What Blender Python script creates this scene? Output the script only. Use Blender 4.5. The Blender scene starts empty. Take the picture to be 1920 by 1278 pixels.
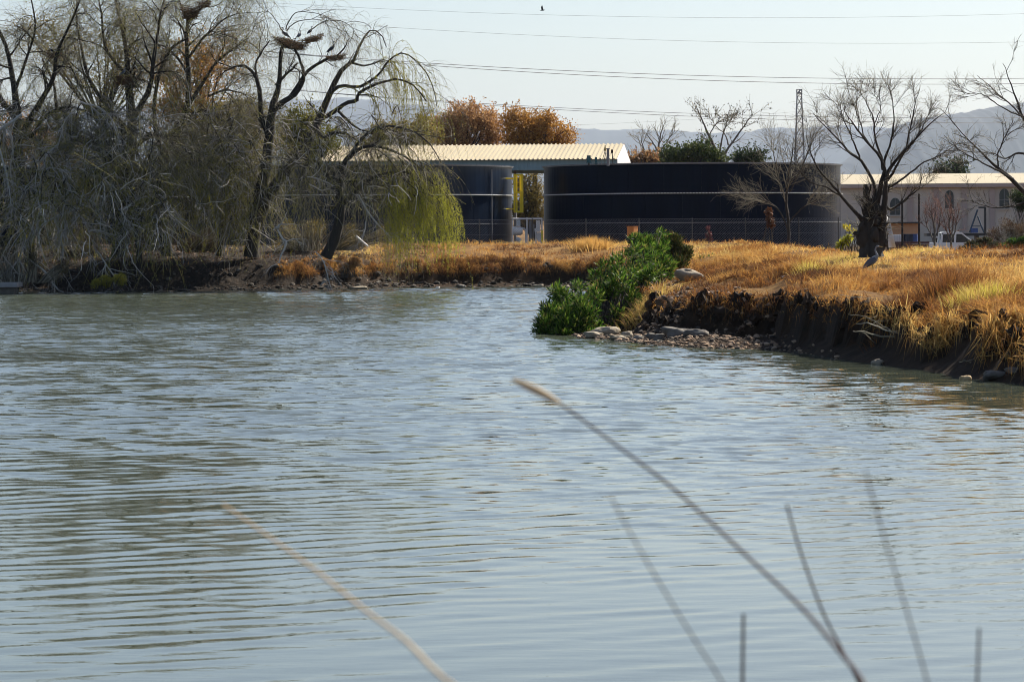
import bpy, math, random
import numpy as np
from mathutils import Matrix

rng = np.random.default_rng(11)
random.seed(11)
sc = bpy.context.scene
col = sc.collection

# ------------------------------------------------------------------ camera
F = 5333.0            # focal length in photograph pixels (1920 wide): a 100 mm lens
EYE = 3.0             # eye height above the water
HY = 430.0            # row of the horizon in the photograph
ROLL = math.radians(-0.3)
RV = np.array([math.cos(ROLL), 0, math.sin(ROLL)])
UV = np.array([-math.sin(ROLL), 0, math.cos(ROLL)])
cam_d = bpy.data.cameras.new('camera')
cam = bpy.data.objects.new('camera', cam_d)
col.objects.link(cam)
cam.matrix_world = Matrix(((RV[0], UV[0], 0, 0), (0, 0, -1, 0), (RV[2], UV[2], 0, EYE), (0, 0, 0, 1)))
cam_d.sensor_width = 36
cam_d.lens = 100
cam_d.shift_y = -(639 - HY) / 1920
cam_d.clip_start = 0.1
cam_d.clip_end = 40000
cam_d.dof.use_dof = True
cam_d.dof.focus_distance = 95
cam_d.dof.aperture_fstop = 13
sc.camera = cam

# ------------------------------------------------------------------ sky, sun, exposure
SUN_EL, SUN_AZ = math.radians(43), math.radians(48)     # azimuth clockwise from the view direction (+Y)
w = bpy.data.worlds.new('World')
sc.world = w
w.use_nodes = True
nt = w.node_tree
nt.nodes.clear()
sky = nt.nodes.new('ShaderNodeTexSky')
sky.sky_type = 'NISHITA'
sky.sun_disc = False
sky.sun_elevation = SUN_EL
sky.sun_rotation = SUN_AZ
sky.air_density = 1.0
sky.dust_density = 1.7
sky.ozone_density = 2.0
bg = nt.nodes.new('ShaderNodeBackground')
bg.inputs['Strength'].default_value = 0.065
wo = nt.nodes.new('ShaderNodeOutputWorld')
nt.links.new(sky.outputs[0], bg.inputs['Color'])
nt.links.new(bg.outputs[0], wo.inputs['Surface'])
sun_d = bpy.data.lights.new('sun', 'SUN')
sun_d.energy = 5.0
sun_d.angle = math.radians(0.53)
sun_d.color = (1.0, 0.92, 0.78)
sun = bpy.data.objects.new('sun', sun_d)
col.objects.link(sun)
sun.location = (60, 70, 80)
sun.rotation_euler = (math.pi / 2 - SUN_EL, 0, math.pi - SUN_AZ)
sc.view_settings.view_transform = 'Standard'
sc.view_settings.look = 'None'
sc.view_settings.exposure = 1.1
sc.view_settings.gamma = 1.0
sc.cycles.use_denoising = True
sc.cycles.volume_bounces = 0
sc.cycles.filter_width = 0.95
sc.cycles.max_bounces = 6
sc.cycles.diffuse_bounces = 2
sc.cycles.glossy_bounces = 3
sc.cycles.transmission_bounces = 3
sc.cycles.transparent_max_bounces = 8

# ------------------------------------------------------------------ helpers
def pt(px, py, Y):
    """world point that stands at depth Y under photograph pixel (px, py)"""
    u, v = (px - 960) / F * Y, (HY - py) / F * Y
    p = RV * u + UV * v
    return np.array([p[0], Y, p[2] + EYE])

def onwater(px, py, z=0.0):
    u, v = (px - 960) / F, (HY - py) / F
    dz = RV[2] * u + UV[2] * v
    Y = (z - EYE) / dz
    return pt(px, py, Y)

def nrm(a):
    return a / np.maximum(np.linalg.norm(a, axis=-1, keepdims=True), 1e-9)

def hash2(xi, yi, s):
    h = np.sin(xi * 127.1 + yi * 311.7 + s * 74.7) * 43758.5453
    return h - np.floor(h)

def vnoise(x, y, s=0):
    xi, yi = np.floor(x), np.floor(y)
    fx, fy = x - xi, y - yi
    fx, fy = fx * fx * (3 - 2 * fx), fy * fy * (3 - 2 * fy)
    a, b = hash2(xi, yi, s), hash2(xi + 1, yi, s)
    c, d = hash2(xi, yi + 1, s), hash2(xi + 1, yi + 1, s)
    return (a * (1 - fx) + b * fx) * (1 - fy) + (c * (1 - fx) + d * fx) * fy - 0.5

def fbm(x, y, s=0, o=4):
    v, a = 0, 1.0
    for k in range(o):
        v = v + a * vnoise(x, y, s + k * 13)
        x, y, a = x * 2.03 + 7.1, y * 2.03 + 3.7, a * 0.5
    return v

def sstep(a, b, x):
    t = np.clip((x - a) / (b - a), 0, 1)
    return t * t * (3 - 2 * t)

WLOC = {}
def tag(o, label=None, cat=None, group=None, kind=None):
    if label: o['label'] = label
    if cat: o['category'] = cat
    if group: o['group'] = group
    if kind: o['kind'] = kind
    return o

def thing(name, loc, label, cat, group=None):
    o = bpy.data.objects.new(name, None)
    o.empty_display_size = 0.3
    col.objects.link(o)
    o.location = [float(c) for c in loc]
    WLOC[o.name] = np.array(loc, float)
    return tag(o, label, cat, group)

def np_mesh(name, V, faces, mats, parent=None, origin=None, smooth=False, tint=None, mat_index=None):
    """V (n,3) world coordinates; faces: list of integer arrays (m,k)"""
    V = np.asarray(V, np.float64).reshape(-1, 3)
    if not isinstance(faces, list): faces = [faces]
    faces = [np.asarray(f, np.int32) for f in faces if len(f)]
    org = np.zeros(3)
    if parent is not None: org = WLOC[parent.name]
    elif origin is not None: org = np.asarray(origin, float)
    me = bpy.data.meshes.new(name)
    me.vertices.add(len(V))
    me.vertices.foreach_set('co', (V - org).astype(np.float32).ravel())
    nl = sum(f.size for f in faces)
    nf = sum(len(f) for f in faces)
    me.loops.add(nl)
    me.loops.foreach_set('vertex_index', np.concatenate([f.ravel() for f in faces]))
    me.polygons.add(nf)
    st, off = [], 0
    for f in faces:
        st.append(off + np.arange(len(f), dtype=np.int32) * f.shape[1])
        off += f.size
    me.polygons.foreach_set('loop_start', np.concatenate(st))
    me.polygons.foreach_set('use_smooth', np.full(nf, bool(smooth)))
    if not isinstance(mats, (list, tuple)): mats = [mats]
    for m in mats: me.materials.append(m)
    if mat_index is not None:
        me.polygons.foreach_set('material_index', np.asarray(mat_index, np.int32))
    if tint is not None:
        at = me.attributes.new('tint', 'FLOAT', 'POINT')
        at.data.foreach_set('value', np.asarray(tint, np.float32))
    me.update(calc_edges=True)
    o = bpy.data.objects.new(name, me)
    col.objects.link(o)
    if parent is not None:
        o.parent = parent
        WLOC[o.name] = org.copy()
    else:
        o.location = org
        WLOC[o.name] = org.copy()
    return o

class MB:
    """collects hard-surface shapes, build() links them as one mesh object"""
    def __init__(self):
        self.v, self.f, self.n = [], [], 0
    def add(self, v, f):
        v = np.asarray(v, float)
        self.v.append(v)
        self.f += [[i + self.n for i in q] for q in f]
        self.n += len(v)
        return self
    def box(self, c, s, rz=0.0, M=None):
        x, y, z = s[0] / 2, s[1] / 2, s[2] / 2
        v = np.array([(-x, -y, -z), (x, -y, -z), (x, y, -z), (-x, y, -z), (-x, -y, z), (x, -y, z), (x, y, z), (-x, y, z)])
        if M is not None: v = v @ np.asarray(M).T
        if rz:
            cs, sn = math.cos(rz), math.sin(rz)
            v = np.column_stack([v[:, 0] * cs - v[:, 1] * sn, v[:, 0] * sn + v[:, 1] * cs, v[:, 2]])
        return self.add(v + np.asarray(c, float), [(0, 3, 2, 1), (4, 5, 6, 7), (0, 1, 5, 4), (1, 2, 6, 5), (2, 3, 7, 6), (3, 0, 4, 7)])
    def bar(self, a, b, r, r2=None, n=6):
        a, b = np.asarray(a, float), np.asarray(b, float)
        r2 = r if r2 is None else r2
        t = nrm(b - a)
        ref = np.array([0, 0, 1.0]) if abs(t[2]) < 0.9 else np.array([1.0, 0, 0])
        p = nrm(np.cross(t, ref)); q = np.cross(t, p)
        an = np.arange(n) * 2 * math.pi / n + math.pi / n
        ring = np.cos(an)[:, None] * p + np.sin(an)[:, None] * q
        v = np.vstack([a + ring * r, b + ring * r2])
        f = [(i, (i + 1) % n, n + (i + 1) % n, n + i) for i in range(n)] + [tuple(range(n))[::-1], tuple(range(n, 2 * n))]
        return self.add(v, f)
    def path(self, pts, r, n=6):
        for a, b in zip(pts[:-1], pts[1:]): self.bar(a, b, r, n=n)
        return self
    def prism(self, poly, d):
        """poly: list of 3D points (planar), extruded by vector d"""
        p = np.asarray(poly, float); n = len(p)
        v = np.vstack([p, p + np.asarray(d, float)])
        f = [tuple(range(n))[::-1], tuple(range(n, 2 * n))] + [(i, (i + 1) % n, n + (i + 1) % n, n + i) for i in range(n)]
        return self.add(v, f)
    def build(self, name, mat, parent=None, origin=None, smooth=False):
        V = np.vstack(self.v)
        by = {}
        for q in self.f: by.setdefault(len(q), []).append(q)
        return np_mesh(name, V, [np.array(x) for x in by.values()], mat, parent, origin, smooth)

def spline(c, n):
    c = np.asarray(c, float)
    p = np.vstack([2 * c[0] - c[1], c, 2 * c[-1] - c[-2]])
    t = np.linspace(0, len(c) - 1 - 1e-6, n)
    i = t.astype(int); u = (t - i)[:, None]
    a, b, d, e = p[i], p[i + 1], p[i + 2], p[i + 3]
    return 0.5 * ((2 * b) + (-a + d) * u + (2 * a - 5 * b + 4 * d - e) * u ** 2 + (-a + 3 * b - 3 * d + e) * u ** 3)

def tubes(P, R, k=4):
    P = np.asarray(P, float); R = np.asarray(R, float)
    N, S, _ = P.shape
    T = nrm(np.gradient(P, axis=1))
    m = nrm(P[:, -1] - P[:, 0])
    ref = np.where(np.abs(m[:, 2:3]) > 0.8, np.array([[0.9, 0.3, 0.0]]), np.array([[0.1, 0.2, 0.97]]))
    n1 = nrm(np.cross(T, ref[:, None, :]))
    n2 = np.cross(T, n1)
    an = np.arange(k) * 2 * math.pi / k
    V = P[:, :, None, :] + R[:, :, None, None] * (np.cos(an)[None, None, :, None] * n1[:, :, None, :] + np.sin(an)[None, None, :, None] * n2[:, :, None, :])
    base = (np.arange(N) * S * k)[:, None, None] + (np.arange(S - 1) * k)[None, :, None] + np.arange(k)[None, None, :]
    nx = (np.arange(N) * S * k)[:, None, None] + (np.arange(S - 1) * k)[None, :, None] + ((np.arange(k) + 1) % k)[None, None, :]
    Fq = np.stack([base, nx, nx + k, base + k], -1).reshape(-1, 4)
    return V.reshape(-1, 3), Fq

def merge(parts):
    V, Fs, n = [], [], 0
    for v, f in parts:
        V.append(v); Fs.append(f + n); n += len(v)
    return np.vstack(V), np.vstack(Fs)

def lerp_path(P, idx, t):
    S = P.shape[1]
    f = np.clip(t, 0, 0.999) * (S - 1)
    i = f.astype(int); u = f - i
    if P.ndim == 3:
        a, b = P[idx, i], P[idx, i + 1]
        return a + (b - a) * u[:, None], nrm(b - a)
    a, b = P[idx, i], P[idx, i + 1]
    return a + (b - a) * u

def grow(P, R, n, t=(0.2, 1), ln=(0.5, 1), ang=(25, 60), grav=0.0, wander=0.15, S=6, rr=0.6, rend=0.004, rmin=0.004, bias=None):
    N = len(P)
    idx = np.repeat(np.arange(N), n)
    M = len(idx)
    tt = rng.uniform(t[0], t[1], M)
    pos, tan = lerp_path(P, idx, tt)
    rad = np.maximum(lerp_path(R, idx, tt) * rr, rmin)
    a = np.radians(rng.uniform(ang[0], ang[1], M))[:, None]
    perp = nrm(np.cross(tan, rng.normal(size=(M, 3))))
    d = nrm(np.cos(a) * tan + np.sin(a) * perp + (0 if bias is None else np.asarray(bias)))
    L = rng.uniform(ln[0], ln[1], M)[:, None]
    out = [pos]
    for s in range(S - 1):
        d = nrm(d + np.array([0, 0, -grav]) + rng.normal(size=(M, 3)) * wander)
        pos = pos + d * L / (S - 1)
        out.append(pos)
    P2 = np.stack(out, 1)
    tp = np.linspace(0, 1, S)[None, :]
    R2 = rad[:, None] * (1 - tp) + rend * tp
    return P2, R2

def leaf_quads(C, D, L, W):
    """folded leaf: C base points, D direction, L length, W half width"""
    D = nrm(D)
    s = nrm(np.cross(D, rng.normal(size=D.shape)))
    L = np.broadcast_to(np.asarray(L, float), (len(C),))[:, None]
    W = np.broadcast_to(np.asarray(W, float), (len(C),))[:, None]
    V = np.stack([C, C + D * L * 0.45 + s * W, C + D * L, C + D * L * 0.5 - s * W], 1).reshape(-1, 3)
    f = np.arange(len(C) * 4).reshape(-1, 4)
    return V, f

def blades(B, D, h, wd):
    """grass blades: base B, leaning direction D (unit, up-ish), height h, half width wd -> 3 triangles each"""
    n = len(B)
    side = nrm(np.cross(D, rng.normal(size=(n, 3))))
    droop = np.zeros((n, 3)); droop[:, :2] = D[:, :2]; droop[:, 2] = -np.hypot(D[:, 0], D[:, 1]) * 0.6
    h = np.asarray(h)[:, None]; wd = np.asarray(wd)[:, None]
    mid = B + D * h * 0.55
    tip = B + D * h + droop * h * 0.45
    V = np.stack([B - side * wd, B + side * wd, mid + side * wd * 0.75, mid - side * wd * 0.75, tip], 1).reshape(-1, 3)
    o = (np.arange(n) * 5)[:, None]
    q = o + np.array([[0, 1, 2, 3]])
    t = o + np.array([[3, 2, 4]])
    return V, q, t

# ------------------------------------------------------------------ materials
MATS = {}
def newmat(name):
    m = bpy.data.materials.new(name)
    m.use_nodes = True
    n = m.node_tree
    n.nodes.clear()
    out = n.nodes.new('ShaderNodeOutputMaterial')
    b = n.nodes.new('ShaderNodeBsdfPrincipled')
    n.links.new(b.outputs[0], out.inputs['Surface'])
    return m, n, b, out

def ramp(n, cols, fac):
    r = n.nodes.new('ShaderNodeValToRGB')
    e = r.color_ramp.elements
    while len(e) < len(cols): e.new(0.5)
    for k, c in enumerate(cols):
        e[k].position = k / max(1, len(cols) - 1)
        e[k].color = (*c, 1)
    n.links.new(fac, r.inputs[0])
    return r.outputs[0]

def noise(n, scale, detail=4, rough=0.55, coords='Object', stretch=None):
    tc = n.nodes.new('ShaderNodeTexCoord')
    t = n.nodes.new('ShaderNodeTexNoise')
    t.inputs['Scale'].default_value = scale
    t.inputs['Detail'].default_value = detail
    t.inputs['Roughness'].default_value = rough
    src = tc.outputs[coords]
    if stretch:
        mp = n.nodes.new('ShaderNodeMapping')
        mp.inputs['Scale'].default_value = stretch
        n.links.new(src, mp.inputs[0]); src = mp.outputs[0]
    n.links.new(src, t.inputs['Vector'])
    return t.outputs['Fac']

def sharpen(n, fac, lo, hi):
    m = n.nodes.new('ShaderNodeMapRange')
    m.inputs['From Min'].default_value = lo
    m.inputs['From Max'].default_value = hi
    n.links.new(fac, m.inputs['Value'])
    return m.outputs[0]

def solid(name, c1, c2=None, rough=0.6, metal=0.0, scale=3.0, bump=0.0, bscale=None, stretch=None, spec=0.5):
    m, n, b, out = newmat(name)
    c2 = c2 or tuple(x * 0.75 for x in c1)
    f = sharpen(n, noise(n, scale, stretch=stretch), 0.3, 0.7)
    n.links.new(ramp(n, [c2, c1], f), b.inputs['Base Color'])
    b.inputs['Roughness'].default_value = rough
    b.inputs['Metallic'].default_value = metal
    b.inputs['Specular IOR Level'].default_value = spec
    if bump:
        bp = n.nodes.new('ShaderNodeBump')
        bp.inputs['Strength'].default_value = bump
        bp.inputs['Distance'].default_value = 0.05
        n.links.new(noise(n, bscale or scale * 4, 5), bp.inputs['Height'])
        n.links.new(bp.outputs[0], b.inputs['Normal'])
    MATS[name] = m
    return m

def leafmat(name, cols, trans=0.4, rough=0.55, attr=False, spec=0.25):
    m, n, b, out = newmat(name)
    if attr:
        g = n.nodes.new('ShaderNodeAttribute'); g.attribute_name = 'tint'
        c = ramp(n, cols, g.outputs['Fac'])
    else:
        g = n.nodes.new('ShaderNodeNewGeometry')
        c = ramp(n, cols, g.outputs['Random Per Island'])
    n.links.new(c, b.inputs['Base Color'])
    b.inputs['Roughness'].default_value = rough
    b.inputs['Specular IOR Level'].default_value = spec
    t = n.nodes.new('ShaderNodeBsdfTranslucent')
    n.links.new(c, t.inputs['Color'])
    mx = n.nodes.new('ShaderNodeMixShader')
    mx.inputs[0].default_value = trans
    n.links.new(b.outputs[0], mx.inputs[1]); n.links.new(t.outputs[0], mx.inputs[2])
    n.links.new(mx.outputs[0], out.inputs['Surface'])
    MATS[name] = m
    return m

BARK = solid('dark_bark', (0.040, 0.034, 0.028), (0.018, 0.015, 0.013), 0.9, scale=6, bump=0.6, stretch=(1, 1, 0.25))
GREYBARK = solid('grey_bark', (0.16, 0.145, 0.125), (0.07, 0.06, 0.05), 0.9, scale=5)
TWIG = leafmat('twig', [(0.05, 0.043, 0.03), (0.17, 0.15, 0.105), (0.34, 0.31, 0.24)], 0.0, 0.8)
TWIGDARK = leafmat('twig_dark', [(0.022, 0.019, 0.016), (0.055, 0.048, 0.04)], 0.0, 0.85)
TWIGOLIVE = leafmat('twig_olive', [(0.11, 0.10, 0.03), (0.25, 0.23, 0.065), (0.30, 0.26, 0.11)], 0.0, 0.8)
DEADWOOD = leafmat('dead_wood', [(0.20, 0.19, 0.175), (0.38, 0.36, 0.335), (0.56, 0.54, 0.51)], 0.0, 0.85)
WLEAF = leafmat('willow_leaf', [(0.13, 0.13, 0.018), (0.27, 0.26, 0.035), (0.38, 0.34, 0.06)], 0.45)
LIME = leafmat('lime_leaf', [(0.16, 0.165, 0.016), (0.32, 0.325, 0.025), (0.46, 0.44, 0.05)], 0.5)
RUSSET = leafmat('russet_leaf', [(0.19, 0.095, 0.045), (0.40, 0.22, 0.095), (0.54, 0.34, 0.15)], 0.4)
ORANGE = leafmat('orange_leaf', [(0.20, 0.09, 0.02), (0.38, 0.19, 0.04), (0.46, 0.27, 0.07)], 0.4)
OLIVE = leafmat('olive_leaf', [(0.08, 0.065, 0.018), (0.19, 0.145, 0.035), (0.28, 0.20, 0.055)], 0.4)
GREEN = leafmat('green_leaf', [(0.02, 0.05, 0.012), (0.045, 0.10, 0.018), (0.09, 0.16, 0.03)], 0.35, 0.4, spec=0.5)
DKGREEN = leafmat('dark_green_leaf', [(0.012, 0.03, 0.010), (0.03, 0.055, 0.016), (0.06, 0.08, 0.025)], 0.3, 0.45)
GRASS = leafmat('dry_grass', [(0.06, 0.026, 0.012), (0.21, 0.085, 0.025), (0.40, 0.20, 0.052), (0.53, 0.315, 0.09), (0.60, 0.42, 0.16), (0.46, 0.40, 0.06)], 0.5, 0.7, attr=True)
STALK = leafmat('stalk', [(0.50, 0.39, 0.24), (0.58, 0.46, 0.29)], 0.2, 0.6)
PURPLESTALK = leafmat('purple_stalk', [(0.03, 0.013, 0.014), (0.05, 0.022, 0.022)], 0.1, 0.6)
GREYSTALK = leafmat('grey_stalk', [(0.08, 0.075, 0.075), (0.11, 0.10, 0.10)], 0.1, 0.6)

# ------------------------------------------------------------------ terrain: a pond with banks, a peninsula, a yard behind
shore_px = [(-300, 549), (-120, 547), (0, 546), (150, 547), (300, 547), (450, 545), (620, 542), (760, 539), (900, 538), (1040, 537), (1110, 540),
            (1125, 556), (1100, 580), (1070, 606), (1068, 622), (1096, 634), (1140, 637), (1230, 648), (1330, 653), (1480, 656), (1540, 668), (1620, 680),
            (1720, 692), (1800, 708), (1920, 720), (2050, 735), (2300, 790)]
POND = [tuple(onwater(a, b)[:2]) for a, b in shore_px]
POND += [(16, 34), (17, 18), (10, 8), (4, 6.2), (-4, 6.2), (-12, 8), (-25, 15), (-36, 40), (-43, 80), (-45, 120)]
POND = np.array(POND)

_fr = POND[15:24]
FRX, FRY = _fr[:, 0], _fr[:, 1]
def sdist(x, y):
    """distance to the waterline, positive on land"""
    x, y = np.asarray(x, float), np.asarray(y, float)
    d = np.full(x.shape, 1e18)
    inside = np.zeros(x.shape, bool)
    n = len(POND)
    for i in range(n):
        ax, ay = POND[i]; bx, by = POND[(i + 1) % n]
        ex, ey = bx - ax, by - ay
        t = np.clip(((x - ax) * ex + (y - ay) * ey) / (ex * ex + ey * ey), 0, 1)
        d = np.minimum(d, (x - ax - ex * t) ** 2 + (y - ay - ey * t) ** 2)
        c = (ay > y) != (by > y)
        with np.errstate(divide='ignore', invalid='ignore'):
            xi = (bx - ax) * (y - ay) / (by - ay + 1e-30) + ax
        inside ^= c & (x < xi)
    d = np.sqrt(d)
    return np.where(inside, -d, d)

def height(x, y, fine=True):
    x, y = np.asarray(x, float), np.asarray(y, float)
    s = sdist(x, y)
    rag = fbm(x * 0.9, y * 0.9, 3, 3) * 0.8 + fbm(x * 0.2, y * 0.2, 9, 2) * 0.8
    sj = np.where(s > 0, np.maximum(s + rag * sstep(0.0, 1.5, s), 0.0), s)
    zf = np.interp(sj, [-6, 0, 1.2, 1.8, 2.6, 7, 13], [-1.2, -0.02, 0.22, 1.0, 1.4, 1.9, 2.1])
    yf = np.interp(x, FRX, FRY)
    sb = y - yf
    sb = np.where(sb > 0, np.maximum(sb + rag * sstep(0, 1.5, sb), 0), sb)
    zb = np.interp(sb, [-6, 0, 3.5, 3.95, 4.3, 9, 17], [-1.2, -0.02, 0.32, 1.12, 1.27, 1.55, 2.0])
    sl = np.maximum(x - (3.1 - 1.3 * sstep(85, 92, y)) - .10 * np.maximum(80 - y, 0) + rag * .6, 0)
    zb = np.where(s > 0, np.minimum(zb, np.interp(sl, [0, .3, .9, 2, 6], [.02, .2, 1.1, 1.35, 2.2])), np.minimum(zb, 0.02 + 0.2 * s))
    zc = np.interp(sj, [-6, 0, 0.35, 0.85, 1.3, 8, 16], [-1.2, -0.02, 0.16, 0.95, 1.2, 1.6, 2.0])
    zn = np.interp(sj, [-6, 0, 3.0, 8], [-1.2, -0.02, 1.2, 1.35])
    wpen = sstep(104, 96, y) * sstep(40, 46, y) * sstep(0.5, 2.0, x)
    wb = wpen * sstep(1.0, 1.8, x) * sstep(9.2, 7.8, x) * sstep(98, 92, y)
    z = zf * (1 - wpen) + zc * wpen
    z = z * (1 - wb) + zb * wb
    wn = sstep(40, 30, y)
    z = z * (1 - wn) + zn * wn
    land = sstep(2.0, 5.0, s)
    # low ridge behind the stump tree, gully in front of the far bank, the yard falls away behind
    z = z + 0.28 * np.exp(-((y - 97 - 0.1 * (x - 12)) / 2.2) ** 2) * sstep(5, 9, x) * land
    z = z - 0.25 * np.exp(-((y - 112) / 6.0) ** 2) * sstep(3, 8, x) * land
    yard = sstep(166, 174, y) + 0 * x
    ry = sstep(104, 116, y) * sstep(13.5, 17.5, x)
    yard = np.maximum(yard, ry)
    z = z * (1 - yard) + 0.9 * yard
    if fine:
        rough = sstep(0.2, 2.5, s) * sstep(176, 160, y)
        z = z + (fbm(x * 0.35, y * 0.35, 5, 3) * 0.22 + fbm(x * 1.6, y * 1.6, 21, 3) * 0.17) * rough * (1 - yard * 0.9)
    far = sstep(600, 4000, y)
    z = z + far * 15
    return z

def axis(*segs):
    out = []
    for a, b, st in segs: out.append(np.arange(a, b, st))
    return np.concatenate(out)
gx = axis((-8000, -600, 925), (-600, -60, 60), (-60, -32, 2), (-32, 1, 0.5), (1, 18, 0.24), (18, 20, .5), (20, 40, 1.0), (40, 80, 8), (80, 600, 65), (600, 8001, 925))
gy = axis((-40, 4, 3), (4, 50, 2), (50, 86, 0.21), (86, 90, .4), (90, 140, 0.45), (140, 150, .3), (150, 165, 0.6), (165, 220, 2.5), (220, 900, 60), (900, 18401, 700))
GX, GY = np.meshgrid(gx, gy)
GZ = height(GX, GY)
nx, ny = len(gx), len(gy)
ii = np.arange(nx * ny).reshape(ny, nx)
quads = np.stack([ii[:-1, :-1], ii[:-1, 1:], ii[1:, 1:], ii[1:, :-1]], -1).reshape(-1, 4)

m, n, b, out = newmat('ground')
geo = n.nodes.new('ShaderNodeNewGeometry')
sepn = n.nodes.new('ShaderNodeSeparateXYZ'); n.links.new(geo.outputs['Normal'], sepn.inputs[0])
sepp = n.nodes.new('ShaderNodeSeparateXYZ'); n.links.new(geo.outputs['Position'], sepp.inputs[0])
thatch = ramp(n, [(0.07, 0.038, 0.015), (0.18, 0.095, 0.03), (0.29, 0.175, 0.058)], sharpen(n, noise(n, 1.3, 6, 0.65), 0.3, 0.7))
soil = ramp(n, [(0.012, 0.008, 0.005), (0.032, 0.019, 0.011), (0.06, 0.037, 0.021)], sharpen(n, noise(n, 2.5, 6, 0.7), 0.3, 0.75))
flat = sharpen(n, sepn.outputs['Z'], 0.80, 0.93)
nz = n.nodes.new('ShaderNodeMath'); nz.operation = 'MULTIPLY_ADD'
n.links.new(noise(n, 0.8, 4), nz.inputs[0]); nz.inputs[1].default_value = 0.6; n.links.new(sepp.outputs['Z'], nz.inputs[2])
high = sharpen(n, nz.outputs[0], 1.05, 1.35)
mm = n.nodes.new('ShaderNodeMath'); mm.operation = 'MULTIPLY'
n.links.new(flat, mm.inputs[0]); n.links.new(high, mm.inputs[1])
mx = n.nodes.new('ShaderNodeMix'); mx.data_type = 'RGBA'
n.links.new(mm.outputs[0], mx.inputs['Factor']); n.links.new(soil, mx.inputs['A']); n.links.new(thatch, mx.inputs['B'])
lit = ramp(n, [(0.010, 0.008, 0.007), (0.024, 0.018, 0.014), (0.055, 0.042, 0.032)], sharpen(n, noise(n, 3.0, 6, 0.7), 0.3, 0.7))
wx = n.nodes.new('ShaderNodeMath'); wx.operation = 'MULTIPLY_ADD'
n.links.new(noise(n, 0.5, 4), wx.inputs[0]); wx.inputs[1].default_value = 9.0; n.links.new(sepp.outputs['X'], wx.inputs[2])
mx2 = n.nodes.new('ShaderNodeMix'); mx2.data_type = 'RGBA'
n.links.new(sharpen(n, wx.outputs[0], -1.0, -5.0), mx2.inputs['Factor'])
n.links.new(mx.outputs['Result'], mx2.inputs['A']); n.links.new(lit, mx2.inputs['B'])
n.links.new(mx2.outputs['Result'], b.inputs['Base Color'])
b.inputs['Roughness'].default_value = 0.95
b.inputs['Specular IOR Level'].default_value = 0.15
bp = n.nodes.new('ShaderNodeBump'); bp.inputs['Strength'].default_value = 0.8; bp.inputs['Distance'].default_value = 0.2
n.links.new(noise(n, 4, 8, 0.75), bp.inputs['Height']); n.links.new(bp.outputs[0], b.inputs['Normal'])
GROUND = m
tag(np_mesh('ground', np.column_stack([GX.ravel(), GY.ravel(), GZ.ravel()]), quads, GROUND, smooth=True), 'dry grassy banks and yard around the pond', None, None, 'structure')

# ------------------------------------------------------------------ water: a rippled sheet
NW = 90
lam = np.exp(rng.uniform(math.log(0.28), math.log(1.3), NW))
thw = math.radians(33) + rng.normal(0, 0.22, NW) * np.where(lam < .42, 1.35, .8)
kx, ky = -np.sin(thw) * 2 * math.pi / lam, np.cos(thw) * 2 * math.pi / lam
ph = rng.uniform(0, 2 * math.pi, NW)
slope = 0.0165 * np.exp(-((np.log(lam) - math.log(0.47)) / 0.50) ** 2)
aw = slope * lam / (2 * math.pi) * 1.9
def waves(x, y):
    env = 0.22 + 0.98 * sstep(19, 52, y)
    env = env * (0.8 + 0.7 * vnoise(x * 0.12, y * 0.06, 40) + 0.45 * vnoise(x * 0.4, y * 0.16, 41))
    env = np.maximum(env, 0.05)
    z = np.zeros_like(x)
    for i in range(NW): z += aw[i] * np.sin(kx[i] * x + ky[i] * y + ph[i])
    return z * env
wv, wf, wn_ = [], [], 0
def wblock(xs, ys, flat=False):
    global wn_
    X, Y = np.meshgrid(xs, ys)
    Z = waves(X, Y) if not flat else np.zeros_like(X)
    ii = np.arange(X.size).reshape(X.shape) + wn_
    wv.append(np.column_stack([X.ravel(), Y.ravel(), Z.ravel()]))
    wf.append(np.stack([ii[:-1, :-1], ii[:-1, 1:], ii[1:, 1:], ii[1:, :-1]], -1).reshape(-1, 4))
    wn_ += X.size
wblock(np.linspace(-9, 9, 84), np.arange(14, 48.01, 0.05))
wblock(np.linspace(-17, 13, 100), np.arange(48, 92.01, 0.08))
wblock(np.linspace(-30, 6, 90), np.arange(92, 152.01, 0.15))
wblock(np.array([-60, 40.]), np.array([-5, 14.]), True)
wblock(np.array([-60, -9.]), np.array([14, 48.]), True)
wblock(np.array([9., 40]), np.array([14, 48.]), True)
wblock(np.array([-60, -17.]), np.array([48, 92.]), True)
wblock(np.array([13., 20]), np.array([48, 92.]), True)
wblock(np.array([-60, -30.]), np.array([92, 152.]), True)
m, n, b, out = newmat('water')
b.inputs['Base Color'].default_value = (0.050, 0.060, 0.045, 1)
b.inputs['Roughness'].default_value = 0.012
b.inputs['IOR'].default_value = 1.45
n1 = noise(n, 1.0, 3, 0.5, stretch=(1.1, 2.6, 1))
n2 = noise(n, 1.0, 2, 0.5, stretch=(3.2, 7.0, 1))
ad = n.nodes.new('ShaderNodeMath'); ad.operation = 'MULTIPLY_ADD'
n.links.new(n2, ad.inputs[0]); ad.inputs[1].default_value = 0.30; n.links.new(n1, ad.inputs[2])
bp = n.nodes.new('ShaderNodeBump'); bp.inputs['Distance'].default_value = 0.10
geo = n.nodes.new('ShaderNodeNewGeometry')
sp = n.nodes.new('ShaderNodeSeparateXYZ'); n.links.new(geo.outputs['Position'], sp.inputs[0])
st = n.nodes.new('ShaderNodeMapRange')
st.inputs['From Min'].default_value = 50; st.inputs['From Max'].default_value = 105
st.inputs['To Min'].default_value = 0.04; st.inputs['To Max'].default_value = 0.8
n.links.new(sp.outputs['Y'], st.inputs['Value']); n.links.new(st.outputs[0], bp.inputs['Strength'])
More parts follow.
